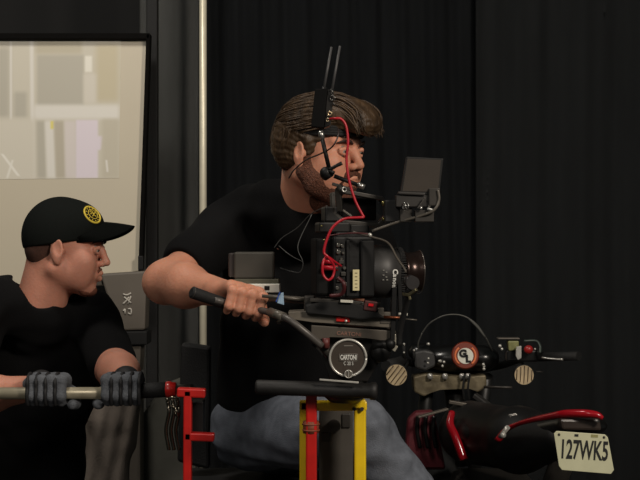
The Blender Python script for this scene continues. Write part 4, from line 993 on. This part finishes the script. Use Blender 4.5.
# mirrors
def turn_signal(px, py, r_, bx, by, tilt):
    c = P(px, py, YQ - .10); d = Vector((0, -1, .05))
    b = MB(); b.lathe(c + Vector((0, .03, 0)), d, [(0, r_ * .45), (.008, r_ * .85), (.024, r_), (.030, r_), (.031, r_ * .92)], 36); mo_ = b.build('turn_signal', M_BLK, mc_)
    b = MB(); b.lathe(c + Vector((0, -.0008, 0)), d, [(0, r_ * .93), (.0022, r_ * .92)], 36); lo_ = b.build('signal_lens', mat('signal_lens', (196, 176, 142), .3, .1, var=.15, scale=30), mo_)
    b = MB()  # thin brown stripes laid in a row across the pale disc
    for k in range(-2, 3):
        o_ = k * r_ * .36; h_ = math.sqrt(max(0, (r_ * .88) ** 2 - o_ ** 2)); q_ = Matrix.Rotation(tilt, 3, 'Y')
        b.tube([c + Vector((0, -.0030, 0)) + q_ @ Vector((o_, 0, -h_)), c + Vector((0, -.0030, 0)) + q_ @ Vector((o_, 0, h_))], r_ * .055, 6, 1)
    b.build_each('lens_stripe', mat('lens_stripe', (92, 76, 54), .4), lo_)
    b = MB(); b.tube([c + Vector((0, .03, 0)), P((px + bx) / 2 + 2, (py + by) / 2, YQ - .05), P(bx, by, YQ - .03)], .0045, 8); b.build('signal_stem', M_MB, mo_)
turn_signal(396.5, 375, .0315, 408, 362, .65); turn_signal(524, 375, .0290, 520, 360, 0.05)
b = MB(); b.tube([P(536, 371.5, YQ - .1), P(543, 372, YQ - .1)], .002, 6, 1); b.tube([P(484, 387, YQ - .05), P(512, 387.5, YQ - .08)], .004, 8, 1); b.build_each('stalk', M_GRYD, mc_)
# looping cable over the pod
b = MB(); b.tube([P(422, 333, YQ + .02), P(430, 323, YQ + .01), P(443, 316, YQ), P(455, 314.5, YQ), P(466, 317, YQ), P(477, 325, YQ), P(486, 338, YQ)], .0022, 8)
b.tube([P(469, 319, YQ - .01), P(478, 328, YQ - .01), P(485, 337, YQ - .01)], .0026, 8)
b.tube([P(422, 333, YQ + .02), P(418, 345, YQ + .03), P(420, 356, YQ + .04)], .0022, 8); b.tube([P(486, 338, YQ), P(492, 350, YQ + .02), P(497, 362, YQ + .05)], .0022, 8)
b.build('clutch_cable', mat('loop_grey', (84, 84, 80), .4, .3), mc_)
# fork, frame, seat
b = MB()
for x in (428, 486): b.cyl(P(x, 376, YQ + .02), Vector((P(x, 0, YQ).x - .03, YQ + .28, .33)), .020)
b.build_each('fork', M_BLKM, mc_)
b = MB(); b.bar([P(476, 396, 3.95), P(492, 408, 3.92), P(514, 430, 3.90)], .013, .02); b.build('side_rail', mat('rail_grey', (96, 94, 92), .35, .8), mc_)
b = MB(); b.bar([P(450, 402, 3.92), P(474, 406, 3.92)], .009, .02); b.bar([P(418, 417, 3.9), P(447, 409, 3.92)], .005, .02); b.build_each('rear_rail', mat('rail_dull', (92, 86, 78), .45, .4), mc_)
b = MB(); b.cyl((.42, 4.2, .6), P(452, 380, YQ + .04), .028); b.build('steering_column', M_MB, mc_)
# red side fairing
b = MB(); b.pprism([(408, 420), (416, 412), (434, 411), (438, 430), (446, 470), (404, 470)], 4.00, .05, .008); b.build('side_fairing', mat('dark_bike_red', (84, 14, 26), .6, var=.25, scale=40), mc_)
b = MB(); 
for x in (418, 426, 434): b.tube([P(x, 416, 3.99), P(x - 1, 430, 3.99), P(x + 2, 448, 3.99)], .006, 8)
b.build_each('fairing_vent', M_MB, mc_)
b = MB(); b.tube([P(452, 412, 3.86), P(450, 424, 3.84), P(456, 438, 3.82), P(464, 460, 3.8)], [.009, .011, .012, .012], 10, 5); b.build('red_frame_tube', M_BRED, mc_)
se = Blob(); se.chain([P(470, 432, 3.95), P(520, 440, 3.70), P(560, 440, 3.55)], [.085, .080, .05], k=.03, world=True); blob_mesh('seat', [se.verts(.006)], mat('seat_vinyl', (11, 11, 11), .5, bump=.1), mc_)
# tail: red cowl, light, plate
b = MB()
bmv = b.bm
prof = [(498, 440, 3.62), (506, 430, 3.60), (518, 424, 3.56), (534, 419.5, 3.50), (552, 416, 3.44), (566, 413.8, 3.40), (585, 413.6, 3.37), (597, 415, 3.36), (603, 418.5, 3.355)]
b.tube([P(*p) for p in prof], [.010, .008, .007, .0085, .0105, .0125, .0125, .0105, .006], 14, 6, flat=.8); b.build('tail_cowl', M_BRED, mc_)
cw = Blob(); cw.chain([P(540, 432, 3.60), P(580, 424, 3.47)], [.032, .030], k=.02, world=True); cw.ell(P(585, 425, 3.47), (.052, .07, .024), k=.02, world=True); blob_mesh('tail_section', [cw.verts(.004)], M_MB, mc_)
b = MB(); b.pprism([(560, 419), (600, 419), (602, 431), (562, 430)], 3.385, .03, .006); b.build('tail_light', mat('smoked_lens', (58, 50, 46), .3, coat=.3), mc_)
b = MB(); b.ball(P(597.5, 421.5, 3.375), (.005, .003, .002), seg=8); b.ball(P(512, 415, 3.5), (.009, .006, .003), seg=10); b.tube([P(510, 417, 3.5), P(514, 414, 3.5), P(517, 415, 3.5)], .0018, 6); b.cyl(P(500, 437, 3.52), P(508, 427, 3.50), .006); b.ball(P(503, 435, 3.5), .008, seg=10); b.build_each('lock_fitting', M_CHR, mc_)
YPl = 3.34; Rp = Matrix.Rotation(math.radians(3), 3, 'Y')
b = MB(); b.pprism([(554, 433.5), (556.5, 431), (605, 434.5), (608, 437.5), (614, 470), (611, 474), (562, 470), (559, 466)], YPl, .003, .0008); pl = b.build('licence_plate', mat('plate_cream', (205, 205, 172), .5, var=.06, scale=20), mc_)
RT = Rp @ Matrix.Rotation(PI / 2, 3, 'X'); M_PK = mat('plate_ink', (26, 28, 26), .6)
text('127WK5', S(19, YPl), P(584, 451, YPl - .0008), M_PK, pl, 'plate_lettering', R=RT, bold=.02, xs=.50)
b = MB(); b.pbox(574.5, 434.2, 578.5, 436.6, YPl - .001, .0008, bev=0, ang=.05); b.build('month_sticker', M_PK, pl)
b = MB(); b.pbox(591, 434.6, 598, 437.4, YPl - .001, .0008, bev=0, ang=.05); b.build('year_sticker', mat('sticker_olive', (150, 146, 96), .6), pl)
b = MB(); b.ball(P(559, 434.6, YPl), .0032, seg=10); b.ball(P(604, 437.4, YPl), .0032, seg=10); b.build_each('plate_bolt', M_GRYD, pl)
# wheels, out of sight but standing on the floor
for (cx, cy) in ((P(450, 0, YQ).x - .02, YQ + .36), (.64, 3.62)):
    d = Vector((.17, -.95, 0)).normalized(); axl = Vector((.95, .17, 0)); b = MB(); c = Vector((cx, cy, .31)); b.torus(c, axl, .25, .055, 40, 12); b.cyl(c - axl * .04, c + axl * .04, .05); 
    for k in range(6):
        t = k * PI / 3; b.cyl(c, c + (d * math.cos(t) + Vector((0, 0, 1)) * math.sin(t)) * .22, .012, seg=8)
    b.build('wheel', M_RUB, mc_)
b = MB(); b.box((.48, 3.95, .42), (.22, .42, .36), bev=.03); b.cyl(Vector((.52, 3.9, .31)), Vector((.64, 3.62, .31)), .03); b.cyl((.56, 3.75, .5), P(575, 428, 3.5), .03); b.build('engine', M_GRYD, mc_)
